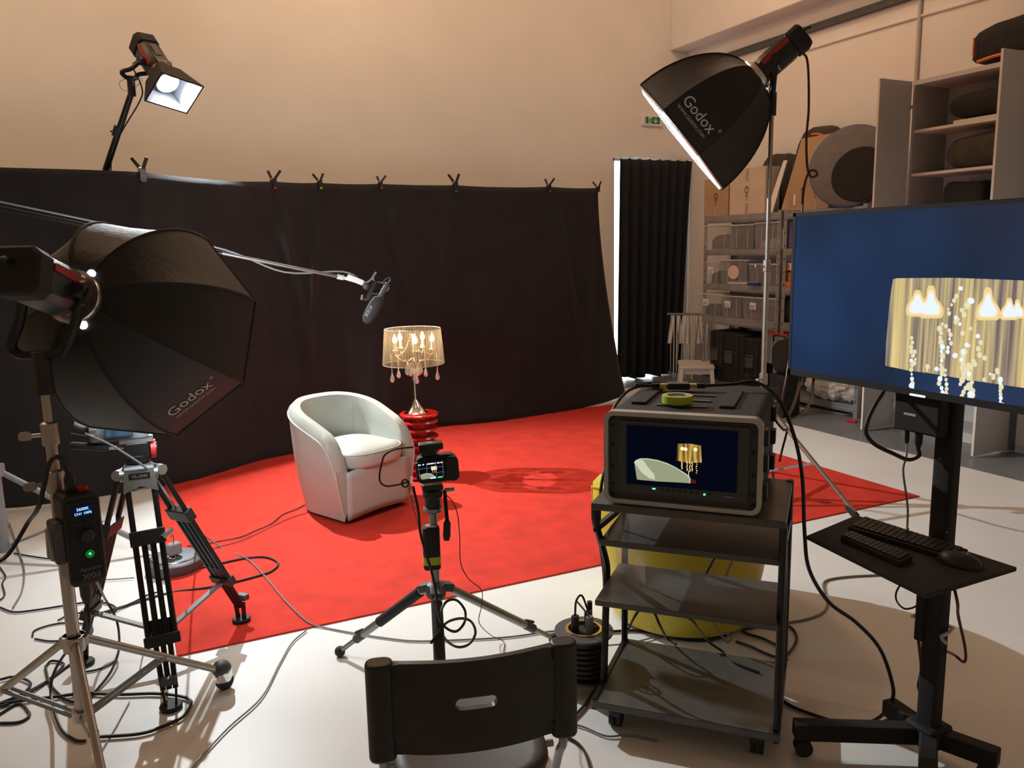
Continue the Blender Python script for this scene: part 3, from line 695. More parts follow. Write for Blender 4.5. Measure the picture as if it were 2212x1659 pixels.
# back light over the backdrop
HB = vert(350, 150, (.42, 6.3, 0)); BA = V((.30, -.62, -.72)).normalized(); BPt = vert(352, 163, (.42, 6.25, 0))
mount = vert(283, 178, (.25, 6.32, 0))
led_head(BPt, BA, mount, 'LED studio light with barn doors glowing above the backdrop at upper left', front='barn', s=1.15, yoke_r=.05)
t = T('barn_door_reflector', 'black square reflector with white inside on the upper left light', 'reflector', BPt+BA*.1-V((0, 0, .12)))
u, n = ortho(BA)
u, n = (u*cos(.18)+n*sin(.18)), (n*cos(.18)-u*sin(.18))
h0, h1, dd = .085, .15, .19
c0 = BPt-BA*.0; c1 = BPt+BA*dd
q0 = [c0+u*x*h0+n*y*h0 for x, y in ((-1, -1), (1, -1), (1, 1), (-1, 1))]; q1 = [c1+u*x*h1*1.1+n*y*h1*.8 for x, y in ((-1, -1), (1, -1), (1, 1), (-1, 1))]
for k in range(4):
    k2 = (k+1) % 4
    f_ = [q0[k], q0[k2], q1[k2], q1[k]]
    MB().add(f_, [(0, 1, 2, 3)]).build('door_leaf', 'matt_black', t, solid=.006, smooth=False)
    inn = [p+(BPt+BA*((p-BPt).dot(BA))-p)*.06 for p in f_]
    MB().add(inn, [(0, 1, 2, 3)]).build('inner_face', 'reflector_white', t, solid=.002, smooth=False)
MB().lathe([(.0, 0), (.032, 0), (.032, .004), (0, .004)], BPt+BA*.03, BA, 20).build('led_chip', 'led_white', t, label='glowing white light source')
MB().lathe([(.03, .0), (.075, .05), (.078, .05), (.035, -.002)], BPt+BA*.03, BA, 24, closed=True).build('dish', 'white_plastic', t)
sp_ = bpy.data.lights.new('back_light', 'SPOT'); sp_.energy = BARN_W*4; sp_.color = (.90, .97, 1.); sp_.spot_size = radians(124); sp_.spot_blend = 1.; sp_.shadow_soft_size = .025
so = bpy.data.objects.new('back_light', sp_); COL.objects.link(so); so.location = BPt+BA*.05; so.rotation_euler = (V((2.6, 3.8, 0))-so.location).to_track_quat('-Z', 'Y').to_euler()
pb0 = vert(228, 368, (.12, 6.48, 0))
t = T('boom_stand', 'black tilted stand tube rising behind the backdrop to the upper left light', 'light stand', (pb0.x, pb0.y+.35, 0))
base = V((pb0.x-.10, pb0.y+.35, 0))
MB().cyl(mount-V((0, 0, .06)), pb0, .020, .022, 14).build('upper_tube', 'black_metal', t)
MB().cyl(pb0, base+V((0, 0, .3)), .024, n=14).build('lower_tube', 'black_metal', t)
mdp = mount.lerp(pb0, .55); ax_ = (pb0-mount).normalized()
MB().cyl(mdp-ax_*.035, mdp+ax_*.035, .027, n=14).build('collar', 'black_plastic', t)
MB().cyl(mdp, mdp-RT*.045, .006, n=8).build('knob', 'black_plastic', t)
for k in range(3):
    a = 2*pi*k/3+.4; MB().cyl(base+V((0, 0, .3)), base+V((cos(a)*.38, sin(a)*.30, .012)), .012, n=10).build('leg', 'black_metal', t)
cable('back_light_cable', [mount+RT*.02+V((0, 0, .10)), mount+RT*.07-V((0, 0, .03)), mount+RT*.05-V((0, 0, .12)), mdp+RT*.035, pb0+RT*.06+V((0, 0, .12)), pb0+RT*.03-V((0, 0, .05))], .005, 'cord_black', 'thin cable running down the tilted tube of the upper left light')
cable('safety_wire', [mount+V((0, 0, -.03))+RT*.03, mount+RT*.08+V((0, 0, .02)), mount-RT*.0+V((0, 0, .03)), mount-RT*.08+V((0, 0, .0)), mount-RT*.06-V((0, 0, .05)), mount-V((0, 0, .055))], .003, 'print_grey', 'thin pale safety wire looped around the upper left light mount')

# ------------------------------------------------------------ microphone boom
zt0 = 4.0
BT = dep(742, 600, 3.95); BM = dep(480, 547, 3.75); BE = dep(-40, 452, 3.4)
BE2 = BM+(BM-BT).normalized()*1.15
t = T('microphone_boom', 'long grey boom pole reaching in front of the black backdrop', 'boom pole', BE2-V((0, 0, .02)))
MB().cyl(BE2, BM, .010, n=12).build('thick_tube', 'black_metal', t)
MB().cyl(BM, BT, .008, n=12).build('thin_tube', 'grey_metal', t)
MB().cyl(BT-(BT-BM).normalized()*.03, BT, .013, n=10).build('end_collar', 'white_plastic', t)
cable('microphone_cable', [BE2+V((0, 0, .03)), BE2.lerp(BM, .6)+V((0, 0, .025)), BM+V((0, 0, .02)), BM.lerp(BT, .5)+V((0, 0, -.03)), BT+V((0, 0, .03)), dep(790, 610, 3.95), dep(812, 588, 3.95), dep(806, 600, 3.95), dep(812, 612, 3.95)], .0045, 'mid_grey', 'thin grey cable running along the microphone boom')
mp0 = dep(838, 612, 3.98); mp1 = dep(806, 668, 3.98); ma = (mp1-mp0).normalized()
t = T('shotgun_microphone', 'dark microphone with grey foam windscreen hanging from the boom tip', 'microphone', mp1+ma*.04)
MB().cyl(mp0, mp1-ma*.01, .0125, n=14).build('microphone_tube', 'dark_grey', t)
MB().lathe([(.018, 0), (.029, .012), (.033, .04), (.032, .09), (.026, .125), (.014, .142), (0, .146)], mp0.lerp(mp1, .55), ma, 18).build('windscreen', 'foam', t)
wc = mp0.lerp(mp1, .55)+ma*.085-FW*.0345
text_mb('RODE', .022, flatmap(wc, ma, -ma.cross(FW).normalized())).build('maker_name', 'print_grey', t)
br0 = dep(812, 606, 3.95); br1 = dep(793, 648, 3.95)
MB().bar(br0, br1, .018, .010, FW).build('shock_mount_bar', 'black_metal', t)
for k in (.1, .75):
    p = br0.lerp(br1, k); q = mp0.lerp(mp1, .12+k*.62)
    MB().tube([p, p.lerp(q, .5)+UP*.015, q+UP*.02, q+RT*.018, q-UP*.018, p.lerp(q, .6)-UP*.014], .0032, 6, smooth=4).build('cradle', 'print_dim', t)
MB().cyl(BT, dep(790, 614, 3.95), .008, n=10).build('mount_rod', 'white_plastic', t)
MB().rbox(dep(768, 605, 3.95), (.085, .02, .026), .005, 1, Matrix((RT*.93-UP*.37, FW, UP*.93+RT*.37)).transposed()).build('adapter_sleeve', 'white_plastic', t)
MB().ball(dep(791, 618, 3.95), .018, 12, 8).build('swivel', 'dark_grey', t)
MB().tube([mp0, dep(843, 605, 3.98), dep(841, 600, 3.97), dep(832, 604, 3.96), dep(826, 614, 3.96)], .004, 6, smooth=4).build('connector_loop', 'dark_grey', t)
MB().cyl(dep(793, 648, 3.95), dep(780, 645, 3.94), .004, n=8).build('knob_stem', 'dark_grey', t)
MB().cyl(dep(781, 648, 3.94), dep(783, 637, 3.94), .006, n=8).build('knob', 'mid_grey', t)
# grey boom base at the picture edge
GB = fl(5, 1172, .1); GB.z = 0
t = T('microphone_stand', 'grey steel floor stand of the microphone boom at the left edge', 'stand', GB)
MB().cyl(GB+V((0, 0, .05)), GB+V((0, 0, 1.55)), .034, n=18).build('post', 'mid_grey', t)
MB().cyl(GB+V((0, 0, 1.5)), BE2, .014, n=10).build('boom_arm_link', 'mid_grey', t)
ge = fl(330, 1185, .03)
MB().cyl(GB+V((.02, 0, .50)), ge, .016, n=12).build('leg', 'mid_grey', t)
MB().cyl(GB+V((-.02, 0, .50)), GB+V((-.75, -.35, .02)), .016, n=12).build('leg', 'mid_grey', t)
MB().cyl(GB+V((0, -.02, .50)), GB+V((-.05, .55, .02)), .016, n=12).build('leg', 'mid_grey', t)
MB().bar(GB+V((0, 0, .07)), (GB+V((.02, 0, .50))).lerp(ge, .56), .028, .012).build('brace', 'mid_grey', t)
MB().bar(GB+V((0, 0, .07)), GB+V((-.40, -.2, .24)), .028, .012).build('brace', 'mid_grey', t)
MB().lathe([(.035, 0), (.055, 0), (.055, .06), (.035, .06)], GB+V((0, 0, .47)), n=18, closed=True).build('leg_hub', 'mid_grey', t)

# ------------------------------------------------------------ video tripod with fluid head and camera
f1, f2, f3 = fl(522, 1345), fl(370, 1530), fl(182, 1435)
tc_ = (f1+f2+f3)/3; AP = vert(300, 1015, tc_)
t = T('video_tripod', 'black twin tube video tripod with floor spreader beside the red carpet', 'tripod', (tc_.x, tc_.y, 0))
MB().lathe([(.03, -.07), (.055, -.06), (.062, -.01), (.055, .02), (.04, .03), (0, .03)], AP, n=20).build('bowl', 'dark_grey', t)
hf = (CAM-AP); hf.z = 0; hf.normalize(); hs = V((-hf.y, hf.x, 0))
lbp = MB().prism([AP+hf*.094+hs*x+V((0, 0, z)) for x, z in ((-.05, .025), (.05, .025), (.06, -.065), (.035, -.055), (0, -.04), (-.035, -.055), (-.06, -.065))], -hf*.045).build('name_plate', 'mid_grey', t)
MB().prism([AP+hf*.0945+hs*x+V((0, 0, z)) for x, z in ((-.036, -.012), (.036, -.012), (.036, .010), (-.036, .010))], hf*.001).build('plate_inlay', 'matt_black', lbp)
text_mb('YS-10W', .016, flatmap(AP+hf*.0965+V((0, 0, -.007)), hs, V((0, 0, 1)))).build('model_name', 'print_grey', lbp)
for i, ft in enumerate((f1, f2, f3)):
    d = V((ft.x-tc_.x, ft.y-tc_.y, 0)).normalized(); s_ = V((-d.y, d.x, 0)); topc = AP+d*.055-V((0, 0, .005)); endp = V((ft.x, ft.y, .075))
    L = topc.lerp(endp, .78); K = topc.lerp(endp, .30)
    leg = MB(); 
    for o_ in (-.045, -.015, .015, .045): leg.cyl((topc.lerp(endp, .30) if abs(o_) < .02 else topc)+s_*o_, L+s_*o_, .0105, n=10)
    leg = leg.build('leg', 'black_metal' if i else 'black_metal', t)
    low = MB()
    for o_ in (-.026, 0, .026): low.cyl(K.lerp(L, .8)+s_*o_, endp+s_*(o_*.8), .0095, n=10)
    low.build('lower_leg', 'black_metal', leg)
    MB().bar(K-(L-K).normalized()*.025, K+(L-K).normalized()*.03, .122, .038, d).build('leg_clamp', 'black_plastic', leg, bevel=.004)
    MB().bar(L-(L-K).normalized()*.02, L+(L-K).normalized()*.02, .122, .034, d).build('end_clamp', 'black_plastic', leg, bevel=.004)
    MB().cyl(topc-s_*.055, topc+s_*.055, .02, n=14).build('hinge', 'black_metal', leg)
    for o_ in (-1, 1): MB().cyl(topc+s_*(.045*o_), topc+s_*(.066*o_), .021, n=14).build('hinge_cap', 'grey_metal', leg)
    MB().bar(K+d*.03+s_*.05, K+d*.01+s_*.085+V((0, 0, .02)), .018, .012).build('clamp_lever', 'silver', leg)
    MB().lathe([(0, 0), (.038, 0), (.040, .010), (.036, .016), (0, .016)], V((ft.x, ft.y, .001))+V((0, 0, 0 if i else .008)), n=20).build('foot_pad', 'rubber', leg)
    for o_ in (-1, 1): MB().bar(endp+s_*(.024*o_)-d*.005+V((0, 0, .025)), V((ft.x, ft.y, .018))+s_*(.018*o_), .008, .018, d).build('foot_strut', 'black_metal', leg)
    MB().box(endp+V((0, 0, .04))+d*.018, (.03, .05, .025), math.atan2(d.y, d.x)).build('foot_strap', 'dark_grey', leg, bevel=.003)
    sc_ = tc_+V((0, 0, .13)); 
    MB().bar(sc_, L+V((0, 0, -.01)), .024, .010).build('spreader_arm', 'mid_grey', t)
MB().cyl(tc_+V((0, 0, .115)), tc_+V((0, 0, .145)), .03, n=14).build('spreader_hub', 'dark_grey', t)
# fluid head and camera are one body on top
FH = AP+V((0, 0, .03))
t = T('fluid_head', 'black fluid tripod head with red drag ring and long pan handle', 'tripod head', FH)
MB().lathe([(.035, 0), (.045, .005), (.045, .03), (.035, .035), (0, .035)], FH, n=18).build('pan_base', 'black_metal', t)
MB().rbox(FH+V((0, 0, .052)), (.085, .075, .062), .012, 1, math.atan2(hs.y, hs.x)).build('tilt_block', 'black_metal', t, bevel=.004)
rr = FH+hs*.048+V((0, 0, .048))
MB().lathe([(.022, 0), (.036, 0), (.036, .018), (.022, .018)], rr, hs, 22, closed=True).build('drag_ring', 'red_paint', t)
MB().lathe([(0, 0), (.024, 0), (.024, .022), (0, .022)], rr, hs, 18).build('drag_knob', 'black_plastic', t)
MB().rbox(FH+V((0, 0, .091)), (.12, .07, .016), .006, 2, math.atan2(hs.y, hs.x)).build('camera_plate', 'grey_metal', t)
h0_ = vert(262, 972, FH)-hf*.03; h1_ = dep(235, 968, zcd(h0_)-.05); h2_ = dep(150, 962, zcd(h0_)-.12)
MB().cyl(FH+V((0, 0, .06)), h1_, .007, n=10).build('pan_rod', 'steel', t)
MB().lathe([(.010, 0), (.014, .01), (.014, .12), (.010, .13), (0, .13)], h1_, (h2_-h1_), 14).build('pan_grip', 'rubber', t)
CV = FH+V((0, 0, .142))-hs*.055
t = T('video_camera', 'video camera with small blue lit side screen hidden under the left softbox', 'video camera', CV-V((0, 0, .045)))
rz_ = math.atan2(hs.y, hs.x)
MB().rbox(CV, (.20, .08, .085), .012, 1, rz_).build('body', 'dark_grey', t, bevel=.004)
MB().rbox(CV+hf*.050, (.095, .012, .055), .004, 1, rz_).build('side_screen', 'black_plastic', t)
MB().prism([CV+hf*.0575+hs*x+V((0, 0, z)) for x, z in ((-.042, -.022), (.042, -.022), (.042, .022), (-.042, .022))], -hf*.001).build('screen', screen_mat('cam_screen', (.02, .05, .09), (.05, .11, .18), (1, 1, 1), 20, 1.) or 'cam_screen', t)
MB().cyl(CV+hs*.10, CV+hs*.17, .034, n=18).build('lens', 'black_plastic', t)
MB().cyl(CV-hs*.10, CV-hs*.15+V((0, 0, .02)), .022, .026, 14).build('viewfinder', 'black_plastic', t)
MB().box(CV-hs*.085+hf*.045+V((0, 0, .0)), (.025, .02, .02), rz_).build('connector', 'silver', t)
cable('camera_cable', [CV-hs*.11+hf*.05, CV-hs*.02+hf*.10-V((0, 0, .05)), AP+hs*.03+hf*.09+V((0, 0, .02)), dep(344, 1045, 3.22), dep(382, 1100, 3.28), fl(420, 1140, .18), fl(475, 1180, .014), fl(532, 1206, .014), fl(567, 1239, .014), fl(613, 1294, .014), fl(650, 1331, .014), fl(672, 1347, .012), fl(698, 1355, .006), fl(760, 1367, .006), fl(830, 1378, .006), fl(900, 1385, .006), fl(1000, 1382, .006), fl(1100, 1376, .006), fl(1180, 1365, .006), fl(1240, 1360, .006)], .004, 'cord_grey', 'grey cable from the video camera across the carpet to the cable drum')

# ------------------------------------------------------------ small camera on silver tripod
SCp = V((.952, 2.69, 0)); HUB = SCp+V((0, 0, .36))
sf = [fl(735, 1418), fl(1196, 1390), V((.80, 2.24, 0))]
t = T('camera_tripod', 'silver and black low spread tripod holding the small camera', 'tripod', SCp)
MB().cyl(HUB-V((0, 0, .12)), HUB+V((0, 0, .30)), .0155, n=16).build('centre_column', 'grey_metal', t)
MB().lathe([(.018, -.03), (.036, -.025), (.040, .0), (.034, .022), (.020, .03), (.018, .03)], HUB, n=18).build('shoulder', 'dark_grey', t)
for i, ft in enumerate(sf):
    d = V((ft.x-HUB.x, ft.y-HUB.y, 0)).normalized(); s_ = V((-d.y, d.x, 0)); a0 = HUB+d*.045; e = V((ft.x, ft.y, .022))
    leg = MB().cyl(a0, a0.lerp(e, .80), .016, n=14).build('leg', 'grey_metal', t)
    if i != 1: MB().cyl(a0.lerp(e, .06), a0.lerp(e, .52), .021, n=14).build('foam_grip', 'rubber', leg)
    MB().cyl(a0.lerp(e, .72), a0.lerp(e, .80), .018, n=12).build('leg_lock', 'dark_grey', leg)
    MB().bar(a0.lerp(e, .72)+V((0, 0, .02)), a0.lerp(e, .80)+V((0, 0, .03)), .012, .008).build('lock_lever', 'black_plastic', leg)
    MB().cyl(a0.lerp(e, .80), e, .010, n=12).build('lower_leg', 'grey_metal', leg)
    MB().ball(e, .022, 12, 8).build('foot', 'rubber', leg)
    MB().bar(HUB+d*.02+V((0, 0, .01)), a0+d*.02-V((0, 0, .004)), .045, .03).build('leg_joint', 'dark_grey', leg, bevel=.004)
ct = HUB+V((0, 0, .30))
MB().lathe([(.024, 0), (.034, .006), (.034, .020), (.030, .024), (.030, .055), (.036, .06), (.036, .085), (0, .085)], ct, n=20).build('pan_head', 'black_plastic', t)
MB().lathe([(.030, .008), (.0355, .008), (.0355, .020), (.030, .020)], ct, n=20, closed=True).build('pan_ring', 'grey_metal', t)
cf = (CAM-ct); cf.z = 0; cf.normalize(); cf = Matrix.Rotation(radians(6), 3, 'Z') @ cf; cs_ = V((-cf.y, cf.x, 0))
rz_ = math.atan2(cs_.y, cs_.x)
MB().box(ct+V((0, 0, .098)), (.075, .055, .02), rz_).build('quick_plate', 'black_plastic', t, bevel=.003)
hp0 = ct+cs_*.045+V((0, 0, .08)); hp1 = vert(962, 1115, ct)+cf*.05; hp2 = vert(960, 1158, ct)+cf*.06
MB().cyl(hp0, hp1, .007, n=10).build('pan_rod', 'black_metal', t)
MB().lathe([(.008, 0), (.013, .008), (.014, .055), (.010, .072), (0, .074)], hp1, hp2-hp1, 14).build('pan_grip', 'rubber', t)
MB().cyl(hp0+cs_*.0, hp0+cs_*.035, .008, n=10).build('tilt_knob', 'grey_metal', t)
pk = SCp+V((0, 0, .53))-cs_*.012+cf*.012
t = T('battery_pack', 'black battery pack with lime green tape strapped to the tripod column', 'battery', pk-V((0, 0, .085)))
MB().rbox(pk, (.062, .05, .16), .014, 2, rz_).build('body', 'matt_black', t, bevel=.004)
MB().rbox(pk-V((0, 0, .045)), (.064, .052, .030), .014, 2, rz_).build('tape_band', 'green_tape', t, label='lime green tape band')
MB().rbox(pk+V((0, 0, .082)), (.04, .03, .008), .006, 2, rz_).build('top_contact', 'silver', t)
cc = vert(938, 1008, ct)+cf*.015
t = T('photo_camera', 'small black camera with lit screen showing armchair and lamp', 'camera', V((cc.x, cc.y, ct.z+.108)))
q_ = lambda x, y, z: cc+cs_*x+cf*y+V((0, 0, z))
Rc = Matrix((cs_, -cf, V((0, 0, 1)))).transposed() @ Matrix.Rotation(radians(-3), 3, 'Y')
MB().rbox(cc+cs_*.006, (.145, .05, .098), .022, 1, Rc).build('body', 'matt_black', t, bevel=.005)
MB().rbox(q_(.06, .012, .002), (.045, .06, .09), .018, 1, Rc).build('hand_grip', 'rubber', t, bevel=.004)
MB().rbox(q_(-.018, .028, -.002), (.104, .01, .070), .006, 1, Rc).build('screen_frame', 'black_plastic', t)
MB().cyl(q_(-.01, -.025, .0), q_(-.01, -.11, .0), .034, n=20).build('lens', 'black_plastic', t)
sx0 = cc+cf*.0335-cs_*.018
ex_, ez_ = Rc @ V((1, 0, 0)), Rc @ V((0, 0, 1))
def cs2(x, z, o=0.): return sx0+ex_*x+ez_*z+cf*o
def rect(x0, z0, x1, z1, o, fn=cs2): return MB().prism([fn(x0, z0, o), fn(x1, z0, o), fn(x1, z1, o), fn(x0, z1, o)], -cf*.0006)
scn = rect(-.046, -.031, .046, .029, 0.).build('screen', 'pic_navy', t)
b = MB().prism([cs2(-.040+.055*k/14, -.028+.019*sin(pi*min(1, k/14*.8+.2))**.7, .001) for k in range(15)]+[cs2(.015, -.029, .001), cs2(-.036, -.029, .001)], -cf*.0004); b.build('picture_armchair', 'pic_cream', scn)
MB().tube([cs2(-.037+.050*k/14, -.025+.016*sin(pi*min(1, k/14*.8+.2))**.7, .0014) for k in range(15)], .0012, 5).build('picture_highlight', 'pic_cream_hi', scn)
rect(.002, .001, .022, .014, .001).build('picture_lamp', 'pic_hot', scn)
for x in (.005, .012, .018): rect(x, -.007, x+.0022, .001, .001).build('picture_drop', 'pic_gold', scn)
b = MB()
for x in (-.042, -.014, .018, .043): b.bar(cs2(x, -.028, .0016), cs2(x, .026, .0016), .0010, .0005, cf)
for z in (.010, -.010): b.bar(cs2(-.046, z, .0016), cs2(.046, z, .0016), .0010, .0005, cf)
b.build('grid_lines', 'screen_line', scn)
for x, w_ in ((-.044, .010), (-.028, .006), (-.012, .026), (.016, .004), (.024, .010), (.037, .008)): rect(x, .023, x+w_, .027, .0017).build('status_mark', 'screen_white', scn)
rect(-.004, -.030, .016, -.026, .0017).build('status_mark', 'display_blue', scn); rect(.022, -.030, .040, -.026, .0017).build('level_meter', 'led_green', scn)
MB().rbox(q_(-.022, .0, .062), (.055, .045, .02), .005, 1, Rc).build('hot_shoe', 'black_plastic', t)
rcv = q_(-.012, .0, .082)
t = T('wireless_receiver', 'black receiver box on the hot shoe of the small camera', 'receiver', rcv-V((0, 0, .012)))
MB().rbox(rcv, (.085, .05, .024), .005, 1, Rc).build('body', 'black_plastic', t, bevel=.002)
MB().rbox(rcv+V((0, 0, .0125))-cs_*.004, (.022, .03, .001), .003, 2, rz_).build('label_patch', 'print_dim', t)
MB().rbox(rcv-cs_*.03+cf*.02-V((0, 0, .002)), (.03, .02, .028), .004, 1, Rc).build('side_block', 'matt_black', t)
zc0 = zcd(cc)
cable('receiver_cable', [dep(x, y, zc0-.02) for x, y in ((893, 966), (870, 968), (850, 972), (832, 982), (825, 1000), (820, 1025), (822, 1042), (835, 1050), (855, 1048), (872, 1044), (884, 1040))], .0036, 'cord_black', 'black cable bowing out to the left of the small camera')
coil = [dep(884+10*k/90+4*cos(k*.95), 1045+55*k/90+1.3*sin(k*.95), zc0-.05-.012*sin(k*.95)) for k in range(91)]
cable('coiled_cord', coil+[dep(897, 1110, zc0-.05), dep(901, 1128, zc0-.04), dep(904, 1140, zc0-.03)], .0012, 'cord_black', 'thin coiled cord hanging under the small camera', sm=0, n=5)
MB().tube([dep(875+7*cos(a), 1044+8*sin(a), zc0-.05) for a in [2*pi*k/14 for k in range(14)]], .0035, 6, closed=True).solo('cable_clip', 'cord_black', 'small black cable ring at the side of the small camera', 'clip')
p_ = [dep(892, 1050, zc0-.06), dep(903, 1100, zc0-.06), dep(908, 1150, zc0-.07), dep(920, 1195, zc0-.08), dep(935, 1245, zc0-.09), dep(943, 1290, zc0-.1), dep(948, 1330, zc0-.1), dep(962, 1355, zc0-.08), dep(985, 1364, zc0-.05), dep(1003, 1345, zc0-.03), dep(1004, 1318, zc0), dep(985, 1296, zc0), dep(962, 1302, zc0-.02), dep(950, 1335, zc0-.06), dep(958, 1375, zc0-.02), dep(985, 1397, zc0+.05), dep(1012, 1392, zc0+.08), dep(1027, 1368, zc0+.1), dep(1018, 1343, zc0+.08), dep(995, 1336, zc0+.03), dep(965, 1345, zc0-.05), dep(945, 1370, zc0-.08), dep(930, 1390, zc0-.1)]
cable('camera_power_cable', p_, .005, 'cord_black', 'black cable with two loops tied to the small tripod column')
cable('thin_camera_wire', [dep(950, 1060, zc0+.02), dep(975, 1080, zc0+.02), dep(988, 1110, zc0+.02), dep(993, 1160, zc0+.03), dep(995, 1215, zc0+.05), dep(1012, 1250, zc0+.06), dep(1040, 1275, zc0+.08), dep(1040, 1310, zc0+.10), dep(1035, 1345, zc0+.12), fl(1060, 1372, .05), fl(1088, 1386, .008), fl(1087, 1410, .006), fl(1086, 1425, .006)], .0018, 'cord_red', 'very thin wire drooping from the small camera to the white floor')

# ------------------------------------------------------------ folding chair in the foreground
cl, cr = V((.398, 1.592, .74)), V((.842, 1.478, .74)); cx_ = (cr-cl).normalized(); cwid = (cr-cl).length
cfw = V((-cx_.y, cx_.x, 0)); cm = (cl+cr)/2      # cfw points away from the camera
t = T('folding_chair', 'dark folding chair with a handle slot in its backrest in the foreground', 'chair', V((cm.x, cm.y, 0))+cfw*.15)
def cq(x, y, z): return V((cm.x, cm.y, 0))+cx_*x+cfw*y+V((0, 0, z))
hw = cwid/2; zt_, zb_ = .742, .530
def bow(x): return -.050*(1-(x/hw)**2)
# backrest with slot: front and back skins around a stadium hole
def ring_pts(nn):
    out = []
    for k in range(nn):
        a = 2*pi*k/nn; c_, s2 = cos(a), sin(a); e = 7
        kk = (abs(c_)**e+abs(s2)**e)**(-1/e); out.append((c_*kk*(hw-.002), s2*kk*(zt_-zb_)/2))
    return out
def slot_pts(nn):
    out = []; L_, r_ = .032, .0135
    for k in range(nn):
        a = 2*pi*k/nn; x = cos(a)*r_+(L_ if cos(a) > 0 else -L_)*min(1, abs(cos(a))*6); out.append((x, sin(a)*r_+.008))
    return out
NN = 72; O_ = ring_pts(NN); I_ = slot_pts(NN); zm = (zt_+zb_)/2
mb = MB(); lv = [0, .12, .3, .55, .8, .93, 1.]
def bk(x, z, side): th = .010 if abs(x) < hw-.055 else .010+.014*sin(pi*min(1, max(0, (abs(x)-(hw-.055))/.055))); return cq(x, bow(x)+(-th if side else th*.5), zm+z-.010*(abs(x)/hw)**2*0)
vs = []
for side in (0, 1):
    for k_ in lv:
        for i in range(NN): vs.append(bk(I_[i][0]+(O_[i][0]-I_[i][0])*k_, I_[i][1]+(O_[i][1]-I_[i][1])*k_, side))
fs = []; LV = len(lv)
for side in (0, 1):
    for j in range(LV-1):
        for i in range(NN):
            a, b_, c, d = [side*LV*NN+jj*NN+ii for jj, ii in ((j, i), (j, (i+1) % NN), (j+1, (i+1) % NN), (j+1, i))]; fs.append((a, b_, c, d) if side else (d, c, b_, a))
for i in range(NN):
    i2 = (i+1) % NN
    fs.append((i, i2, LV*NN+i2, LV*NN+i)); fs.append(((LV-1)*NN+i2, (LV-1)*NN+i, LV*NN+(LV-1)*NN+i, LV*NN+(LV-1)*NN+i2))
mb.add(vs, fs).build('backrest', 'black_plastic', t, ang=45)
for sx_ in (-1, 1):
    x = sx_*(hw-.027)
    MB().rbox(cq(x, bow(x)-.010, zm-.004), (.060, .050, zt_-zb_+.012), .022, 2, math.atan2(cx_.y, cx_.x)).build('backrest_sleeve', 'black_plastic', t, bevel=.006)
    p = [cq(x, bow(x)-.002, .60), cq(x, bow(x)-.005, .50), cq(x*.985, .02, .44), cq(x*.985, .14, .22), cq(x*.985, .27, .012)]
    MB().tube(p, .0105, 10, smooth=4).build('front_leg', 'grey_metal', t)
    p = [cq(x*.93, .30, .43), cq(x*.93, .16, .22), cq(x*.93, .0, .012)]
    MB().tube(p, .0100, 10, smooth=2).build('rear_leg', 'grey_metal', t)
    MB().cyl(cq(x*.96, .145, .215)-cx_*.012, cq(x*.96, .145, .215)+cx_*.012, .012, n=10).build('pivot', 'steel', t)
    for y in (.27, .0): MB().cyl(cq(x*(.985 if y else .93), y, 0), cq(x*(.985 if y else .93), y, .03), .014, n=10).build('foot_cap', 'rubber', t)
def seat(u, v):
    th = 2*pi*u; e = 5; kk = (abs(cos(th))**e+abs(sin(th))**e)**(-1/e); r = min(1, v*1.0)
    x = cos(th)*kk*.18*r; y = .15+sin(th)*kk*.20*r; return cq(x*(1+.06*(y-.2)), y, .435+.02*((x/.18)**2)-.01*(1-r)+.01*(y-.2))
MB().grid(seat, 48, 7, cu=True).build('seat', 'seat_brown', t, solid=.018, ang=60)
for y in (.10, .36): MB().cyl(cq(-hw*.9, y, .418), cq(hw*.9, y, .418), .009, n=10).build('cross_bar', 'grey_metal', t)

# ------------------------------------------------------------ black cart with rack monitor
CA = V((1.292, 2.14, 0)); cu_ = V((.684, -.730, 0)); cv_ = V((.730, .684, 0)); crz = math.atan2(cu_.y, cu_.x)
def K(x, y, z): return CA+cu_*x+cv_*y+V((0, 0, z))
t = T('av_cart', 'black rolling cart with four shelves under the rack monitor', 'cart', K(.3, .23, 0))
def kbox(x0, x1, y0, y1, z0, z1): return MB().box(K((x0+x1)/2, (y0+y1)/2, (z0+z1)/2), (x1-x0, y1-y0, z1-z0), crz)
kbox(.0, .60, -.005, .46, .085, .112).build('bottom_shelf', 'shelf_board', t, bevel=.003)
kbox(.02, .58, -.03, .30, .462, .482).build('keyboard_shelf', 'shelf_board', t, bevel=.003)
kbox(.02, .585, .04, .34, .640, .662).build('middle_shelf', 'shelf_board', t, bevel=.003)
kbox(.0, .595, .0, .46, .772, .796).build('top_shelf', 'shelf_board', t, bevel=.003)
for x in (.008, .588):
    MB().tube([K(x, .02, .77), K(x, .03, .72), K(x, .12, .60), K(x, .17, .52), K(x, .17, .46), K(x, .15, .30), K(x, .13, .11)], .0125, 8, smooth=4).build('front_frame_tube', 'black_metal', t)
    MB().tube([K(x, .44, .80), K(x, .44, .11)], .0125, 8).build('rear_frame_tube', 'black_metal', t)
    MB().bar(K(x, .03, .70), K(x, .44, .655), .016, .02).build('side_rail', 'black_metal', t)
    MB().bar(K(x, .0, .098), K(x, .46, .098), .016, .04).build('base_rail', 'black_metal', t)
MB().tube([K(.588, .02, .11), K(.588, .02, .78)], .0115, 8).build('front_post', 'black_metal', t)
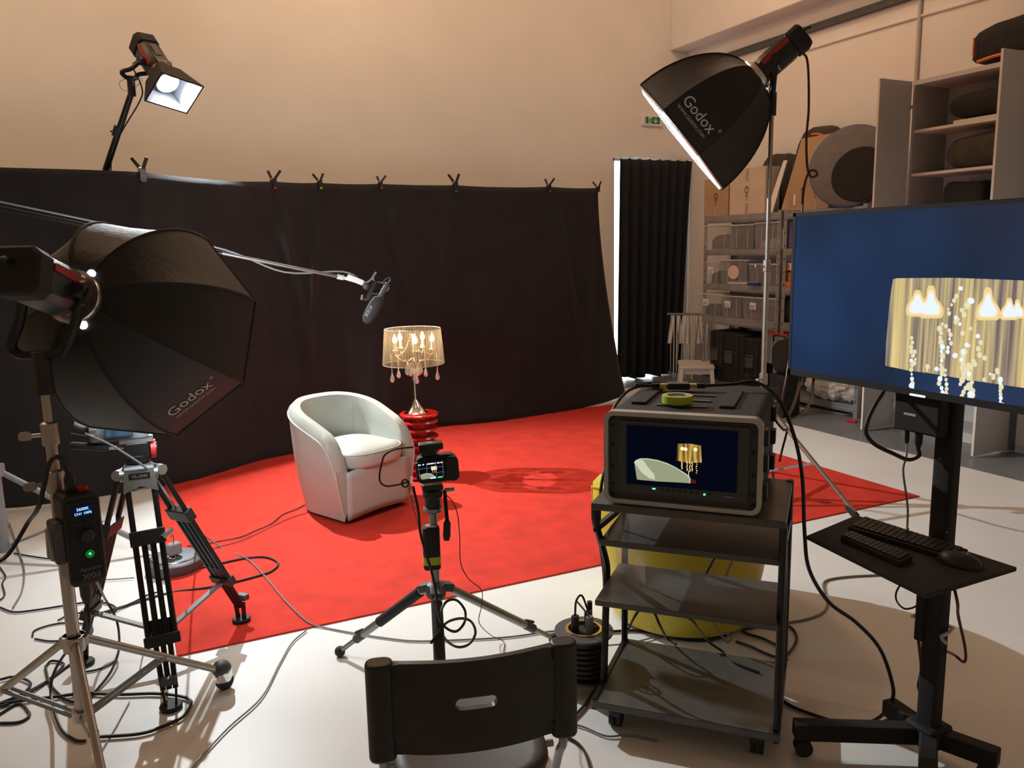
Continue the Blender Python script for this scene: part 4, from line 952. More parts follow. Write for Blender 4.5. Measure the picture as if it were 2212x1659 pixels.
for x in (.07, .53):
    for y in (.05, .40):
        c_ = MB().cyl(K(x, y, .085), K(x, y, .06), .014, n=10).build('caster_stem', 'black_plastic', t)
        for o_ in (-.012, .012): MB().cyl(K(x+o_-.008, y+.01, .030), K(x+o_+.008, y+.01, .030), .030, n=18).build('wheel', 'rubber', c_)
        MB().box(K(x, y+.004, .05), (.045, .04, .03), crz).build('caster_hood', 'black_plastic', c_, bevel=.008)
MB().add([K(.03, .22, .485), K(.15, .13, .485), K(.15, .13, .60), K(.03, .22, .60)], [(0, 1, 2, 3)]).solo('acrylic_holder', 'acrylic', 'clear acrylic sheet standing on the cart shelf', 'acrylic holder', solid=.004)
# rack case with monitor
x0, x1, z0, z1, y0, y1 = .04, .522, .80, 1.098, .015, .60
t = T('rack_monitor_case', 'black flight case with silver rim and lit monitor showing armchair and lamp', 'monitor case', K((x0+x1)/2, .3, z0))
Rk = Matrix.Rotation(crz, 3, 'Z')
MB().rbox(K((x0+x1)/2, (y0+y1)/2+.02, (z0+z1)/2), (x1-x0-.006, y1-y0-.04, z1-z0-.004), .03, 1, Rk, 6).build('case_body', 'matt_black', t, bevel=.006)
def rim(o, i, ya, yb):
    mb = MB(); pa = []
    for (ax, az, r) in ((x0+o, z0+o, .03-o*.5), (x0+i, z0+i, .022)):
        bx, bz_ = (x1+x0)-ax, (z1+z0)-az; pts = []
        for cx2, cz2, t0 in ((bx-r, bz_-r, 0), (ax+r, bz_-r, pi/2), (ax+r, az+r, pi), (bx-r, az+r, 1.5*pi)):
            for k in range(6): a = t0+pi/2*k/5; pts.append((cx2+cos(a)*r, cz2+sin(a)*r))
        pa.append(pts)
    n_ = len(pa[0]); vs = [K(p[0], y, p[1]) for y in (ya, yb) for q in pa for p in q]
    fs = []
    for k in range(n_):
        k2 = (k+1) % n_
        fs += [(k, k2, n_+k2, n_+k), (2*n_+k2, 2*n_+k, 3*n_+k, 3*n_+k2), (k2, k, 2*n_+k, 2*n_+k2), (n_+k, n_+k2, 3*n_+k2, 3*n_+k)]
    return mb.add(vs, fs)
rim(0, .014, .012, .05).build('silver_rim', 'alu', t, ang=40)
MB().box(K((x0+x1)/2, .032, (z0+z1)/2), (x1-x0-.026, .012, z1-z0-.026), crz).build('rack_panel', 'case_grey', t)
mz = MB().rbox(K(.285, .022, .952), (.395, .012, .232), .006, 1, Rk); mz.build('monitor_bezel', 'case_grey', t)
SX0, SX1, SZ0, SZ1 = .113, .450, .866, 1.056
def ms(x, z, o=.0): return K(SX0+(SX1-SX0)*x, .0145-o, SZ0+(SZ1-SZ0)*z)
scr = MB().prism([ms(0, 0), ms(1, 0), ms(1, 1), ms(0, 1)], cv_*.001).build('screen', 'pic_navy', t)
def poly(pts, m, nm, o, par=scr): return MB().prism([ms(*p, o) for p in pts], cv_*.0004).build(nm, m, par)
arc = [(.075, .37), (.09, .41), (.13, .445), (.20, .455), (.29, .44), (.38, .40), (.46, .34), (.53, .27), (.575, .22), (.59, .17), (.585, .10), (.45, .095), (.30, .085), (.14, .085), (.10, .09), (.085, .25)]
poly(arc, 'pic_cream', 'picture_armchair', .001)
poly([(.075, .37), (.085, .40), (.13, .43), (.16, .42), (.20, .32), (.26, .20), (.27, .11), (.21, .13), (.14, .22)], 'pic_cream_hi', 'picture_armrest', .0014)
MB().tube([ms(x, z, .0018) for x, z in arc[:11]], .0016, 5).build('picture_edge', 'pic_cream_hi', scr)
shp = [(.465, .46), (.472, .74), (.58, .755), (.68, .735), (.69, .46), (.58, .435)]
poly(shp, 'pic_shade', 'picture_lampshade', .001)
for x, z in ((.515, .665), (.545, .66), (.632, .665)): MB().ball(ms(x, z, .0018), .006, 8, 6, (1, 1, 1)).build('picture_bulb', 'pic_hot', scr)
for x, z0_, z1_ in ((.513, .33, .45), (.560, .31, .46), (.585, .30, .46), (.605, .31, .46), (.645, .28, .50)):
    for k in range(7): MB().ball(ms(x+.003*sin(k*2.), z0_+(z1_-z0_)*k/6, .0012), .0022, 6, 4).build('picture_crystal', 'pic_hot' if k % 2 else 'pic_gold', scr)
poly([(.572, .19), (.578, .19), (.578, .31), (.572, .31)], 'pic_glass', 'picture_stem', .0011)
poly([(.59, .10), (.64, .105), (.64, .16), (.60, .17)], 'pic_red', 'picture_stool', .0012)
for k in range(9): MB().rbox(K(.225+k*.018, .0155, .856), (.009, .003, .006), .002, 1, Rk).build('button', 'matt_black', t)
MB().rbox(K(.20, .0148, .857), (.010, .003, .004), .001, 1, Rk).build('status_light', 'led_teal', t); MB().cyl(K(.355, .016, .853), K(.355, .013, .853), .0035, n=10).build('status_light', 'led_teal', t)
MB().rbox(K(.425, .0152, .851), (.03, .001, .004), .001, 1, Rk).build('printed_line', 'print_dim', t)
for z in (.86, .92, .99, 1.05):
    for x in (.066, .496): MB().cyl(K(x, .027, z), K(x, .022, z), .005, n=8).build('rack_screw', 'matt_black', t)
for x, z in ((.065, .825), (.065, 1.075), (.497, .825), (.497, 1.075)): MB().cyl(K(x, .024, z), K(x, .010, z), .006, n=8).build('corner_screw', 'matt_black', t)
for x in (.12, .40): MB().box(K(x, .30, z1), (.05, .30, .014), crz).build('top_rib', 'matt_black', t, bevel=.004)
for y in (.15, .25, .35): MB().box(K(.26, y, z1), (.16, .02, .006), crz).build('top_groove', 'dark_grey', t, bevel=.002)
for y in (.08, .45):
    for z in (.86, .95, 1.03): MB().box(K(x1+.004, y, z), (.018, .05, .05), crz).build('latch', 'black_plastic', t, bevel=.004)
for y in (.1, .4): MB().box(K(x0-.004, y, .95), (.014, .06, .07), crz).build('latch', 'black_plastic', t, bevel=.004)
tp = fl(1463, 866, z1+.012); tp.z = z1+.0065
t = T('tape_roll', 'lime green roll of tape lying on the flight case', 'tape', tp)
MB().lathe([(.036, 0), (.049, 0), (.049, .025), (.036, .025)], tp, n=40, closed=True).build('tape', 'green_tape', t)
MB().lathe([(.033, .0), (.0358, .0), (.0358, .0255), (.033, .0255)], tp, n=40, closed=True).build('core', 'tape_core', t)
MB().lathe([(0, 0), (.033, 0), (.033, .018), (0, .018)], tp, n=40).build('core_disc', 'tape_core', t)
ad = fl(1465, 832, z1+.02); ad.z = z1+.018
t = T('video_adapter', 'small black adapter with gold plugs lying on the flight case', 'adapter', ad-V((0, 0, .011)))
MB().rbox(ad, (.075, .05, .022), .005, 2, crz+.25).build('body', 'black_plastic', t, bevel=.002)
au = Matrix.Rotation(crz+.25, 3, 'Z') @ V((1, 0, 0))
for s_ in (-1, 1): MB().rbox(ad+au*(.052*s_), (.028, .026, .014), .003, 2, crz+.25).build('gold_plug', 'gold', t); MB().rbox(ad+au*(.078*s_), (.03, .02, .016), .004, 2, crz+.25).build('plug_grip', 'matt_black', t)
MB().rbox(ad+V((0, 0, .0112))+au*.015, (.012, .022, .0008), .002, 2, crz+.25).build('printed_patch', 'print_dim', t)
a0 = ad+au*.09; a1 = ad-au*.09
cable('case_top_cable', [a0, a0+au*.10+V((0, 0, .006)), K(.46, .50, z1+.03), K(.54, .46, z1-.02), dep(1715, 940, 2.72), dep(1733, 1030, 2.68), dep(1738, 1150, 2.62), dep(1748, 1230, 2.60), dep(1790, 1300, 2.60), dep(1850, 1345, 2.62), dep(1900, 1400, 2.64), dep(1926, 1470, 2.66), fl(1928, 1510, .12), fl(1905, 1545, .05), fl(1870, 1562, .012), fl(1820, 1562, .008), fl(1760, 1545, .008), fl(1700, 1520, .008), fl(1660, 1480, .008)], .0062, 'cord_black', 'thick black cable falling from the flight case beside the screen stand')
cable('case_left_cable', [a1, a1-au*.06+V((0, 0, .004)), K(.12, .52, z1+.01), K(.02, .45, z1-.01), K(-.012, .30, 1.02), K(-.014, .28, .90), K(-.02, .20, .78), K(-.03, .22, .60), K(-.02, .24, .45), K(-.01, .20, .30), fl(1305, 1445, .02), fl(1290, 1480, .008), fl(1265, 1520, .008), fl(1240, 1548, .008), fl(1215, 1578, .008)], .0055, 'cord_black', 'black cable running down the left side of the cart')
cable('case_right_cable', [K(.53, .40, 1.02), K(.56, .42, .98), dep(1700, 930, 2.85), dep(1690, 970, 2.85), K(.55, .46, .86)], .004, 'cord_black', 'short black cable behind the right latches of the flight case')

# cable drum beside the cart
DR = fl(1262, 1470, .02); DR.z = 0
t = T('cable_drum', 'black cable drum on a steel frame with plugs beside the cart', 'cable reel', DR)
MB().lathe([(0, .06), (.075, .06), (.075, .21), (0, .21)], DR, n=28).build('wound_cable', 'rubber', t)
for k in range(7): MB().lathe([(.072, .065+k*.02), (.083, .07+k*.02), (.083, .078+k*.02), (.072, .083+k*.02)], DR, n=28, closed=True).build('cable_turn', 'cord_black', t)
MB().lathe([(0, .05), (.10, .05), (.10, .06), (0, .06)], DR, n=32).build('lower_flange', 'black_plastic', t)
MB().lathe([(.068, .212), (.106, .212), (.108, .222), (.068, .226)], DR, n=36, closed=True).build('upper_flange', 'dark_grey', t)
MB().lathe([(.058, .214), (.068, .214), (.068, .229), (.058, .229)], DR, n=36, closed=True).build('gold_ring', 'gold', t)
MB().lathe([(0, .20), (.058, .20), (.058, .218), (0, .218)], DR, n=28).build('socket_plate', 'matt_black', t)
for x, y, c in ((-.03, .012, 'black_plastic'), (.012, -.02, 'mid_grey'), (.03, .02, 'black_plastic')):
    p = DR+V((x, y, .218)); MB().rbox(p+V((0, 0, .03)), (.028, .022, .06), .006, 2, .5).build('plug', c, t)
MB().cyl(DR+V((.055, .05, .22)), DR+V((.055, .05, .30)), .010, n=12).build('crank_handle', 'black_plastic', t)
for s_ in (-1, 1): MB().tube([DR+V((.09*s_, -.06, .0)), DR+V((.085*s_, -.03, .05)), DR+V((.085*s_, .04, .05)), DR+V((.09*s_, .08, .0))], .008, 8, smooth=3).build('frame_foot', 'steel', t)
cable('plug_cable', [DR+V((-.03, .012, .278)), DR+V((-.02, .02, .33)), DR+V((.01, .03, .34)), DR+V((.03, .02, .28))], .004, 'cord_black', 'short looped cord on top of the cable drum')
cable('drum_grey_wire', [DR+V((.012, -.02, .28)), DR+V((-.01, .03, .32)), DR+V((.05, .05, .24)), DR+V((.10, .06, .12)), fl(1340, 1392, .01), fl(1400, 1380, .008), fl(1480, 1356, .008), fl(1560, 1335, .008)], .0035, 'cord_grey', 'grey cord leaving the cable drum towards the cart')

# yellow-black floor cables behind the cart
cable('floor_cable', [fl(x, y, .008) for x, y in ((1310, 1365), (1370, 1362), (1430, 1368), (1480, 1380), (1530, 1382), (1575, 1368), (1590, 1345), (1600, 1320))], .006, 'cord_black', 'black cable lying on the floor behind the cart')
cable('floor_cable', [fl(x, y, .008) for x, y in ((1590, 1386), (1620, 1396), (1660, 1414), (1690, 1420), (1712, 1400), (1721, 1378), (1712, 1358), (1690, 1350), (1650, 1352), (1608, 1360), (1612, 1368), (1650, 1380), (1690, 1402), (1695, 1415), (1700, 1425))], .0055, 'cord_black', 'looped black cable on the brown shaded floor behind the cart')
cable('arched_cable', [fl(1352, 1372, .11), dep(1372, 1330, 3.0), dep(1392, 1310, 3.0), dep(1412, 1322, 3.0), dep(1425, 1350, 3.02), fl(1440, 1378, .115), fl(1460, 1392, .116)], .005, 'cord_black', 'black cable arching above the bottom shelf of the cart')
cable('hanging_cable', [K(.40, .47, .62), dep(1490, 1310, 3.1), dep(1500, 1345, 3.1), dep(1530, 1385, 3.0), fl(1562, 1408, .118), fl(1590, 1432, .118), fl(1640, 1452, .118)], .005, 'cord_black', 'black cable hanging behind the cart shelves')
cable('hanging_cable', [K(.44, .48, .60), dep(1540, 1320, 3.1), dep(1545, 1350, 3.1), dep(1560, 1375, 3.05), dep(1572, 1388, 3.05), dep(1580, 1375, 3.08), dep(1560, 1365, 3.1)], .004, 'cord_grey', 'thin grey cable curling behind the cart shelves')
cable('pole_cable', [fl(x, y, .006) for x, y in ((1700, 1345), (1740, 1338), (1775, 1325), (1788, 1305), (1782, 1285), (1778, 1262), (1790, 1252), (1830, 1246), (1880, 1243), (1920, 1242), (1950, 1250))], .005, 'cord_grey', 'greyish cable curving over the floor under the keyboard tray')
for i, (pts, lb) in enumerate(((((1220, 1560), (1260, 1570), (1310, 1590), (1360, 1588), (1420, 1600)), 'grey cable on the white floor just right of the folding chair'),
    (((1210, 1470), (1240, 1455), (1270, 1440), (1300, 1440), (1320, 1460), (1318, 1485), (1295, 1500)), 'black cable loop on the floor below the cable drum'),
    (((1205, 1585), (1240, 1600), (1262, 1622), (1275, 1659), (1280, 1690)), 'black cable curving down right of the folding chair'))):
    cable('floor_cable', [fl(x, y, .007) for x, y in pts], .005 if i else .0035, 'cord_black' if i else 'cord_grey', lb)

# ------------------------------------------------------------ cables and floor box on the left
RB = fl(378, 1218, .03); RB.z = .008
t = T('floor_cable_box', 'round grey low cable box on the red carpet behind the video tripod', 'cable box', RB)
MB().lathe([(0, 0), (.135, 0), (.14, .01), (.14, .05), (.128, .058), (.10, .062), (0, .062)], RB, n=40).build('drum', 'dark_grey', t)
MB().lathe([(0, 0), (.115, 0), (.110, .006), (0, .008)], RB+V((0, 0, .062)), n=36).build('lid', 'grey_metal', t)
for k in range(3): a = k*2.1; MB().box(RB+V((cos(a)*.138, sin(a)*.138, .03)), (.03, .05, .05), a).build('grip', 'dark_grey', t, bevel=.005)
pa = RB+V((.0, -.02, .072))
t = T('power_adapter', 'small grey power adapter on top of the round cable box', 'adapter', pa)
MB().rbox(pa+V((0, 0, .04)), (.07, .05, .06), .010, 2, .5).build('body', 'mid_grey', t, bevel=.008)
MB().tube([pa+V((.02*cos(a)-.015, .02*sin(a)-.03, .006+.004*sin(a*2))) for a in [k*.5 for k in range(40)]], .002, 5).build('wound_wire', 'silver', t)
MB().tube([pa+V((0, 0, .07)), pa+V((.004, 0, .095)), pa+V((.0, 0, .115)), pa+V((-.008, 0, .10))], .0025, 5, smooth=3).build('wire_hook', 'dark_grey', t)
lp = [((405, 1229), (437, 1225), (463, 1220), (527, 1206), (569, 1203), (595, 1211), (600, 1221), (590, 1231), (571, 1240), (491, 1261), (439, 1270), (364, 1281), (300, 1300), (240, 1318), (200, 1330)),
      ((0, 1312), (30, 1322), (75, 1318), (140, 1308), (200, 1300), (240, 1306), (250, 1318), (220, 1330)),
      ((250, 1318), (290, 1300), (320, 1285), (345, 1278)),
      ((70, 1375), (75, 1362), (110, 1350), (150, 1345), (190, 1350), (200, 1362), (185, 1375), (150, 1382), (110, 1385), (75, 1380)),
      ((125, 1340), (150, 1328), (180, 1325), (195, 1340), (198, 1365), (185, 1382)),
      ((0, 1468), (30, 1462), (60, 1470), (65, 1482), (45, 1500), (10, 1515), (-20, 1525)),
      ((-10, 1525), (40, 1505), (100, 1472), (145, 1440), (175, 1420)),
      ((-10, 1530), (30, 1515), (90, 1480), (135, 1440), (130, 1430), (110, 1428), (98, 1440)),
      ((0, 1520), (60, 1512), (120, 1505), (180, 1498), (260, 1500), (330, 1498), (380, 1502), (408, 1510), (412, 1522), (395, 1548), (350, 1570), (300, 1585), (210, 1592)),
      ((180, 1452), (215, 1445), (245, 1430), (255, 1410)),
      ((-5, 1300), (10, 1285), (5, 1260), (12, 1245), (0, 1225)),
      ((20, 1130), (40, 1190), (52, 1230), (48, 1275), (28, 1312)),
      ((-5, 1545), (40, 1520), (60, 1535), (62, 1548), (40, 1560), (0, 1562)),
      ((30, 1195), (70, 1202), (120, 1208), (160, 1205)),
      ((280, 1480), (300, 1450), (310, 1410), (330, 1385)),
      ((280, 1515), (250, 1570), (215, 1630), (208, 1660)),
      ((662, 1361), (630, 1389), (602, 1437), (564, 1507), (492, 1573), (428, 1643), (405, 1680)),
      ((180, 1250), (230, 1252), (290, 1248))]
lb = ['black cable looping over the red carpet beside the tripod foot', 'dark blue cable snaking on the floor left of the video tripod', 'dark cable piece between the legs of the video tripod', 'dark blue cable coil on the floor behind the steel stand', 'second small cable coil behind the steel stand',
      'dark cable loop at the left picture edge', 'dark cable rising diagonally to the steel stand foot', 'black cable bent around the base of the steel stand', 'long black cable looping around the front tripod foot', 'short dark cable behind the steel stand hub',
      'thin cable wriggling up the left picture edge', 'grey cable hanging down at the left picture edge', 'dark cable loop at the lower left edge', 'black cord on the grey floor near the boom stand', 'very thin grey wire between the steel stand and tripod',
      'thin grey wire beside the near leg of the steel stand', 'thin grey cable sweeping across the white floor to the bottom edge', 'thin dark wire behind the control box']
for i, (pts, l_) in enumerate(zip(lp, lb)):
    onr = i in (0,)
    cable('floor_cable', [fl(x, y, .014 if (x > 383 and y < 1400 and i == 0) else .006+.002*(i % 3)) for x, y in pts], (.0055, .0045, .0045, .004, .004, .005, .005, .005, .006, .004, .0035, .004, .005, .004, .0022, .0022, .0035, .003)[i], ('cord_black', 'cord_blue', 'cord_blue', 'cord_blue', 'cord_blue', 'cord_blue', 'cord_blue', 'cord_black', 'cord_black', 'cord_blue', 'cord_blue', 'cord_grey', 'cord_blue', 'cord_black', 'cord_grey', 'cord_grey', 'cord_grey', 'cord_grey')[i], l_)

# ------------------------------------------------------------ television on its stand
TX = 2.05; ty0, ty1, tz0, tz1 = 2.072, 1.115, 1.160, 1.705
t = T('television', 'large television showing a glowing lampshade on blue, cut by the right edge', 'television', (TX+.02, (ty0+ty1)/2, tz0))
MB().bb((TX-.002, ty0, tz0), (TX+.035, ty1, tz1)).build('housing', 'black_plastic', t, bevel=.004)
MB().bb((TX+.035, ty0-.15, tz0+.08), (TX+.062, ty1+.15, tz1-.12)).build('rear_bulge', 'matt_black', t, bevel=.008)
bz_ = .012
b = MB(); b.bb((TX-.006, ty0, tz0), (TX-.001, ty1, tz0+.020)); b.bb((TX-.006, ty0, tz1-bz_), (TX-.001, ty1, tz1)); b.bb((TX-.006, ty0, tz0), (TX-.001, ty0-bz_, tz1)); b.bb((TX-.006, ty1+bz_, tz0), (TX-.001, ty1, tz1))
b.build('bezel', 'matt_black', t)
scr = MB().bb((TX-.004, ty0-bz_, tz0+.020), (TX-.0025, ty1+bz_, tz1-bz_)).build('screen', 'tv_blue', t)
ymin = ty1+bz_+.002; zmin = tz0+.021
def tp_(x, y, o=.0): p = atx(x, y, TX-.004-o); return V((p.x, max(ymin, min(ty0-bz_, p.y)), max(zmin, min(tz1-bz_, p.z))))
def tpoly(pts, m, nm, o): return MB().prism([tp_(x, y, o) for x, y in pts], (.0004, 0, 0)).build(nm, m, scr, smooth=False)
shp = [(1929, 603), (1938, 601), (2060, 600), (2212, 606), (2300, 612), (2400, 622), (2420, 880), (2300, 858), (2212, 838), (2100, 822), (2020, 808), (1960, 800), (1912, 790), (1914, 740), (1922, 650)]
tpoly(shp, 'tv_shade', 'picture_lampshade', .0006)
def blob(pts, m, nm, o): return MB().prism([tp_(x, y, o) for x, y in pts], (.0003, 0, 0)).build(nm, m, scr)
def bulbpts(cx, cy, s, top):
    h = [(-.78, 1.05), (-1.02, .9), (-1.1, .5), (-1.05, .1), (-.85, -.3), (-.58, -.62), (-.42, -.9), (-.34, -top*.82), (-.2, -top*.96)]
    return [(cx+x*s, cy+y*s) for x, y in h]+[(cx-x*s, cy+y*s) for x, y in h[::-1]]
for cx, cy, s, tp2 in ((1982, 660, 15, 1.5), (2011, 662, 16, 1.9), (2134, 666, 16, 1.9), (2180, 672, 12, 1.6), (2198, 672, 10, 1.7)):
    blob(bulbpts(cx, cy, s*1.55, tp2), 'pic_glow', 'picture_glow', .0009); blob(bulbpts(cx, cy, s*1.22, tp2), 'pic_halo', 'picture_halo', .0012); blob(bulbpts(cx, cy, s, tp2), 'pic_bulb', 'picture_bulb', .0018)
rnd = random.Random(3)
def dots(cx, y0, y1, n, r, m='pic_glass', jit=2.):
    for k in range(n):
        y = y0+(y1-y0)*k/max(1, n-1); x = cx+rnd.uniform(-jit, jit); rr = r*rnd.uniform(.6, 1.25)
        blob([(x+rr*cos(a), y+rr*1.2*sin(a)) for a in [2*pi*j/8 for j in range(8)]], m if rnd.random() < .8 else 'pic_bulb', 'picture_crystal', .0015)
dots(1970, 730, 838, 12, 4); dots(2032, 700, 848, 16, 5, jit=4); dots(2043, 800, 850, 6, 5); dots(2080, 760, 856, 12, 6, jit=6); dots(2096, 790, 862, 9, 7, jit=8); dots(2162, 820, 876, 8, 5)
dots(2055, 640, 760, 14, 4, jit=12); dots(2085, 650, 720, 8, 6, jit=16); dots(2110, 740, 800, 10, 5, jit=28); dots(2140, 800, 820, 6, 4, jit=18); dots(1990, 760, 800, 6, 4, jit=20)
for x, y, r in ((2063, 768, 6), (2088, 745, 5), (2112, 726, 5), (1969, 833, 6), (2097, 852, 8), (2023, 797, 5), (2075, 623, 5), (2098, 650, 7)):
    blob([(x+r*cos(a), y+r*sin(a)) for a in [2*pi*j/10 for j in range(10)]], 'pic_bulb', 'picture_sparkle', .002)
MB().rbox((TX-.007, atx(1985, 862, TX).y, tz0+.003), (.004, .05, .006), .002, 0).build('status_light', 'tv_light', t, label='white status light')
# stand
PB = V((2.144, 1.527, 0))
t = T('screen_stand', 'black rolling stand carrying the television and a keyboard tray', 'screen stand', PB)
MB().rbox(PB+V((0, 0, .78)), (.045, .066, 1.40), .012, 2).build('column', 'matt_black', t)
MB().rbox(PB+V((-.018, 0, .755)), (.004, .06, .005), .001, 2).build('column_joint', 'silver', t)
MB().bb((TX+.062, PB.y-.10, 1.34), (PB.x-.02, PB.y+.10, 1.52)).build('mount_plate', 'black_metal', t)
for nm, e in (('left', fl(1715, 1575, .085)), ('right', fl(2158, 1640, .085)), ('rear', fl(1918, 1515, .10)), ('front', fl(2004, 1720, .085))):
    e = V((e.x, e.y, .085)); leg = MB().bar(PB+V((0, 0, .085)), e, .05, .055).build('base_leg', 'matt_black', t, bevel=.005)
    d = (e-PB); d.z = 0; d.normalize(); s_ = V((-d.y, d.x, 0)); w_ = e-d*.03
    MB().cyl(V((w_.x, w_.y, .058)), V((w_.x, w_.y, .035)), .012, n=10).build('caster_stem', 'black_metal', leg)
    for o_ in (-.012, .012): MB().cyl(V((w_.x, w_.y, .027))+s_*(o_-.007), V((w_.x, w_.y, .027))+s_*(o_+.007), .027, n=16).build('wheel', 'rubber', leg)
MB().box(PB+V((0, 0, .09)), (.10, .10, .07)).build('base_hub', 'matt_black', t, bevel=.01)
MB().rbox(PB+V((-.01, .035, .53)), (.05, .03, .28), .01, 2).build('power_brick', 'matt_black', t)
MB().ball(PB+V((-.03, .05, .58)), .014, 10, 6).build('tray_knob', 'dark_grey', t)
for z in (.685, .45): MB().tube([PB+V((x, y, z+.018*k)) for x, y, k in ((-.035, .055, .5), (.02, .06, 0), (.028, -.038, -.2), (-.028, -.04, -.9), (-.03, -.062, -1.6))], .0055, 6, smooth=2).build('cable_tie', 'cord_white', t, label='white cable tie')
tr_ = [fl(1742, 1157, .75), fl(1850, 1112, .75), fl(2197, 1225, .75), fl(2000, 1285, .75)]
MB().prism([V((p.x, p.y, .738)) for p in tr_], (0, 0, .012)).build('keyboard_tray', 'matt_black', t, bevel=.002)
MB().bar(PB+V((0, 0, .72)), V((1.9, 1.48, .728)), .04, .018).build('tray_arm', 'matt_black', t)
tz = .7505
def board(name, quad, label, rows, cols, h):
    q = [fl(x, y, tz+.012) for x, y in quad]; q = [V((p.x, p.y, tz)) for p in q]
    t = T(name, label, 'keyboard', (q[0]+q[2])/2)
    MB().prism(q, (0, 0, h)).build('case', 'matt_black', t, bevel=.003)
    def bil(a, c): return (q[0].lerp(q[1], a)).lerp(q[3].lerp(q[2], a), c)
    for r in range(rows):
        for c in range(cols):
            a0, a1, b0, b1 = .03+.94*c/cols, .03+.94*(c+.82)/cols, .08+.84*r/rows, .08+.84*(r+.82)/rows
            MB().prism([bil(a0, b0)+V((0, 0, h)), bil(a1, b0)+V((0, 0, h)), bil(a1, b1)+V((0, 0, h)), bil(a0, b1)+V((0, 0, h))], (0, 0, .005)).build('key', 'black_satin', t, smooth=False)
board('keyboard', [(1828, 1132), (1868, 1114), (2092, 1192), (2062, 1212)][:0] or [(1832, 1138), (2062, 1207), (2092, 1188), (1868, 1116)], 'long black keyboard lying at the back of the screen stand tray', 5, 17, .014)
board('keyboard', [(1815, 1160), (1945, 1217), (1972, 1203), (1838, 1150)], 'small black keyboard in front of the long one on the tray', 4, 13, .016)
mc = fl(2072, 1210, tz+.012); mc.z = tz
t = T('computer_mouse', 'black computer mouse at the right end of the keyboard tray', 'mouse', mc)
md = V((.35, -.93, 0)).normalized()
MB().ball(mc+V((0, 0, .010)), .034, 18, 10, (.95, 1.0, 1.0)).v
b = MB(); b.grid(lambda u, v: mc+Matrix.Rotation(math.atan2(md.y, md.x), 3, 'Z') @ V((cos(2*pi*u)*.056*sin(pi/2*(1-v)) if v < 1 else 0, sin(2*pi*u)*.032*sin(pi/2*(1-v)) if v < 1 else 0, .001+.034*sin(pi/2*v)**.8)), 24, 8, cu=True)
b.build('shell', 'black_satin', t, ang=70)
MB().cyl(mc+md*.02+V((0, -.003, .032)), mc+md*.02+V((0, .003, .032)), .007, n=10).build('scroll_wheel', 'mid_grey', t)
bp0 = atx(1940, 862, 2.09); bp1 = atx(2026, 944, 2.09)
t = T('media_box', 'black media box fixed to the column below the television', 'media player', (2.10, (bp0.y+bp1.y)/2, bp1.z))
MB().bb((2.075, bp0.y, bp1.z), (2.12, bp1.y-.012, tz0+.03)).build('body', 'matt_black', t, bevel=.006)
MB().bb((2.0745, bp0.y-.035, bp1.z+.05), (2.0752, bp0.y-.075, bp1.z+.057)).build('printed_line', 'print_grey', t)
for k, yy in enumerate((bp0.y-.035, bp0.y-.075)): MB().lathe([(.007+.004*k, 0), (.007+.004*k, -.03), (.004, -.045-.01*k), (0, -.045-.01*k)], (2.095, yy, bp1.z), n=10).build('plug', 'cord_black', t)
zb0 = zcd((2.095, bp0.y-.07, bp1.z))
cable('media_box_cable', [V((2.095, bp0.y-.075, bp1.z-.05)), dep(1985, 985, zb0), dep(1962, 993, zb0), dep(1930, 980, zb0), dep(1890, 960, zb0+.02), dep(1871, 935, zb0+.03), dep(1876, 905, zb0+.03), dep(1890, 875, zb0+.03), dep(1908, 846, zb0+.04), dep(1915, 825, zb0+.05)], .006, 'cord_black', 'black cable looping from the media box up behind the television')
cable('media_box_wire', [V((2.095, bp0.y-.035, bp1.z-.04)), dep(1958, 985, zb0), dep(1951, 1015, zb0), dep(1957, 1065, zb0), dep(1961, 1100, zb0), dep(1960, 1140, zb0-.02), fl(1962, 1142, .79)], .003, 'cord_grey', 'thin wire falling from the media box to the keyboard tray')
cable('stand_wire', [PB+V((-.03, -.02, .73)), fl(2066, 1290, .62), fl(2070, 1330, .50), fl(2085, 1400, .36), fl(2083, 1430, .30), fl(2062, 1415, .31), PB+V((0, -.04, .38))], .0045, 'cord_red', 'dark cable hanging in a loop right of the stand column')
cable('stand_wire', [fl(1940, 1250, .66), dep(1960, 1262, 2.5), dep(1985, 1285, 2.5), dep(1980, 1308, 2.5), dep(1955, 1315, 2.5), dep(1938, 1300, 2.5), dep(1936, 1280, 2.5), dep(1950, 1255, 2.5)], .003, 'cord_black', 'thin black wire loop under the keyboard tray')
cable('stand_wire', [PB+V((-.02, .04, .39)), dep(1990, 1445, 2.62), dep(1984, 1480, 2.63), dep(1987, 1495, 2.63)], .005, 'cord_red', 'short cable end hanging left of the stand column')

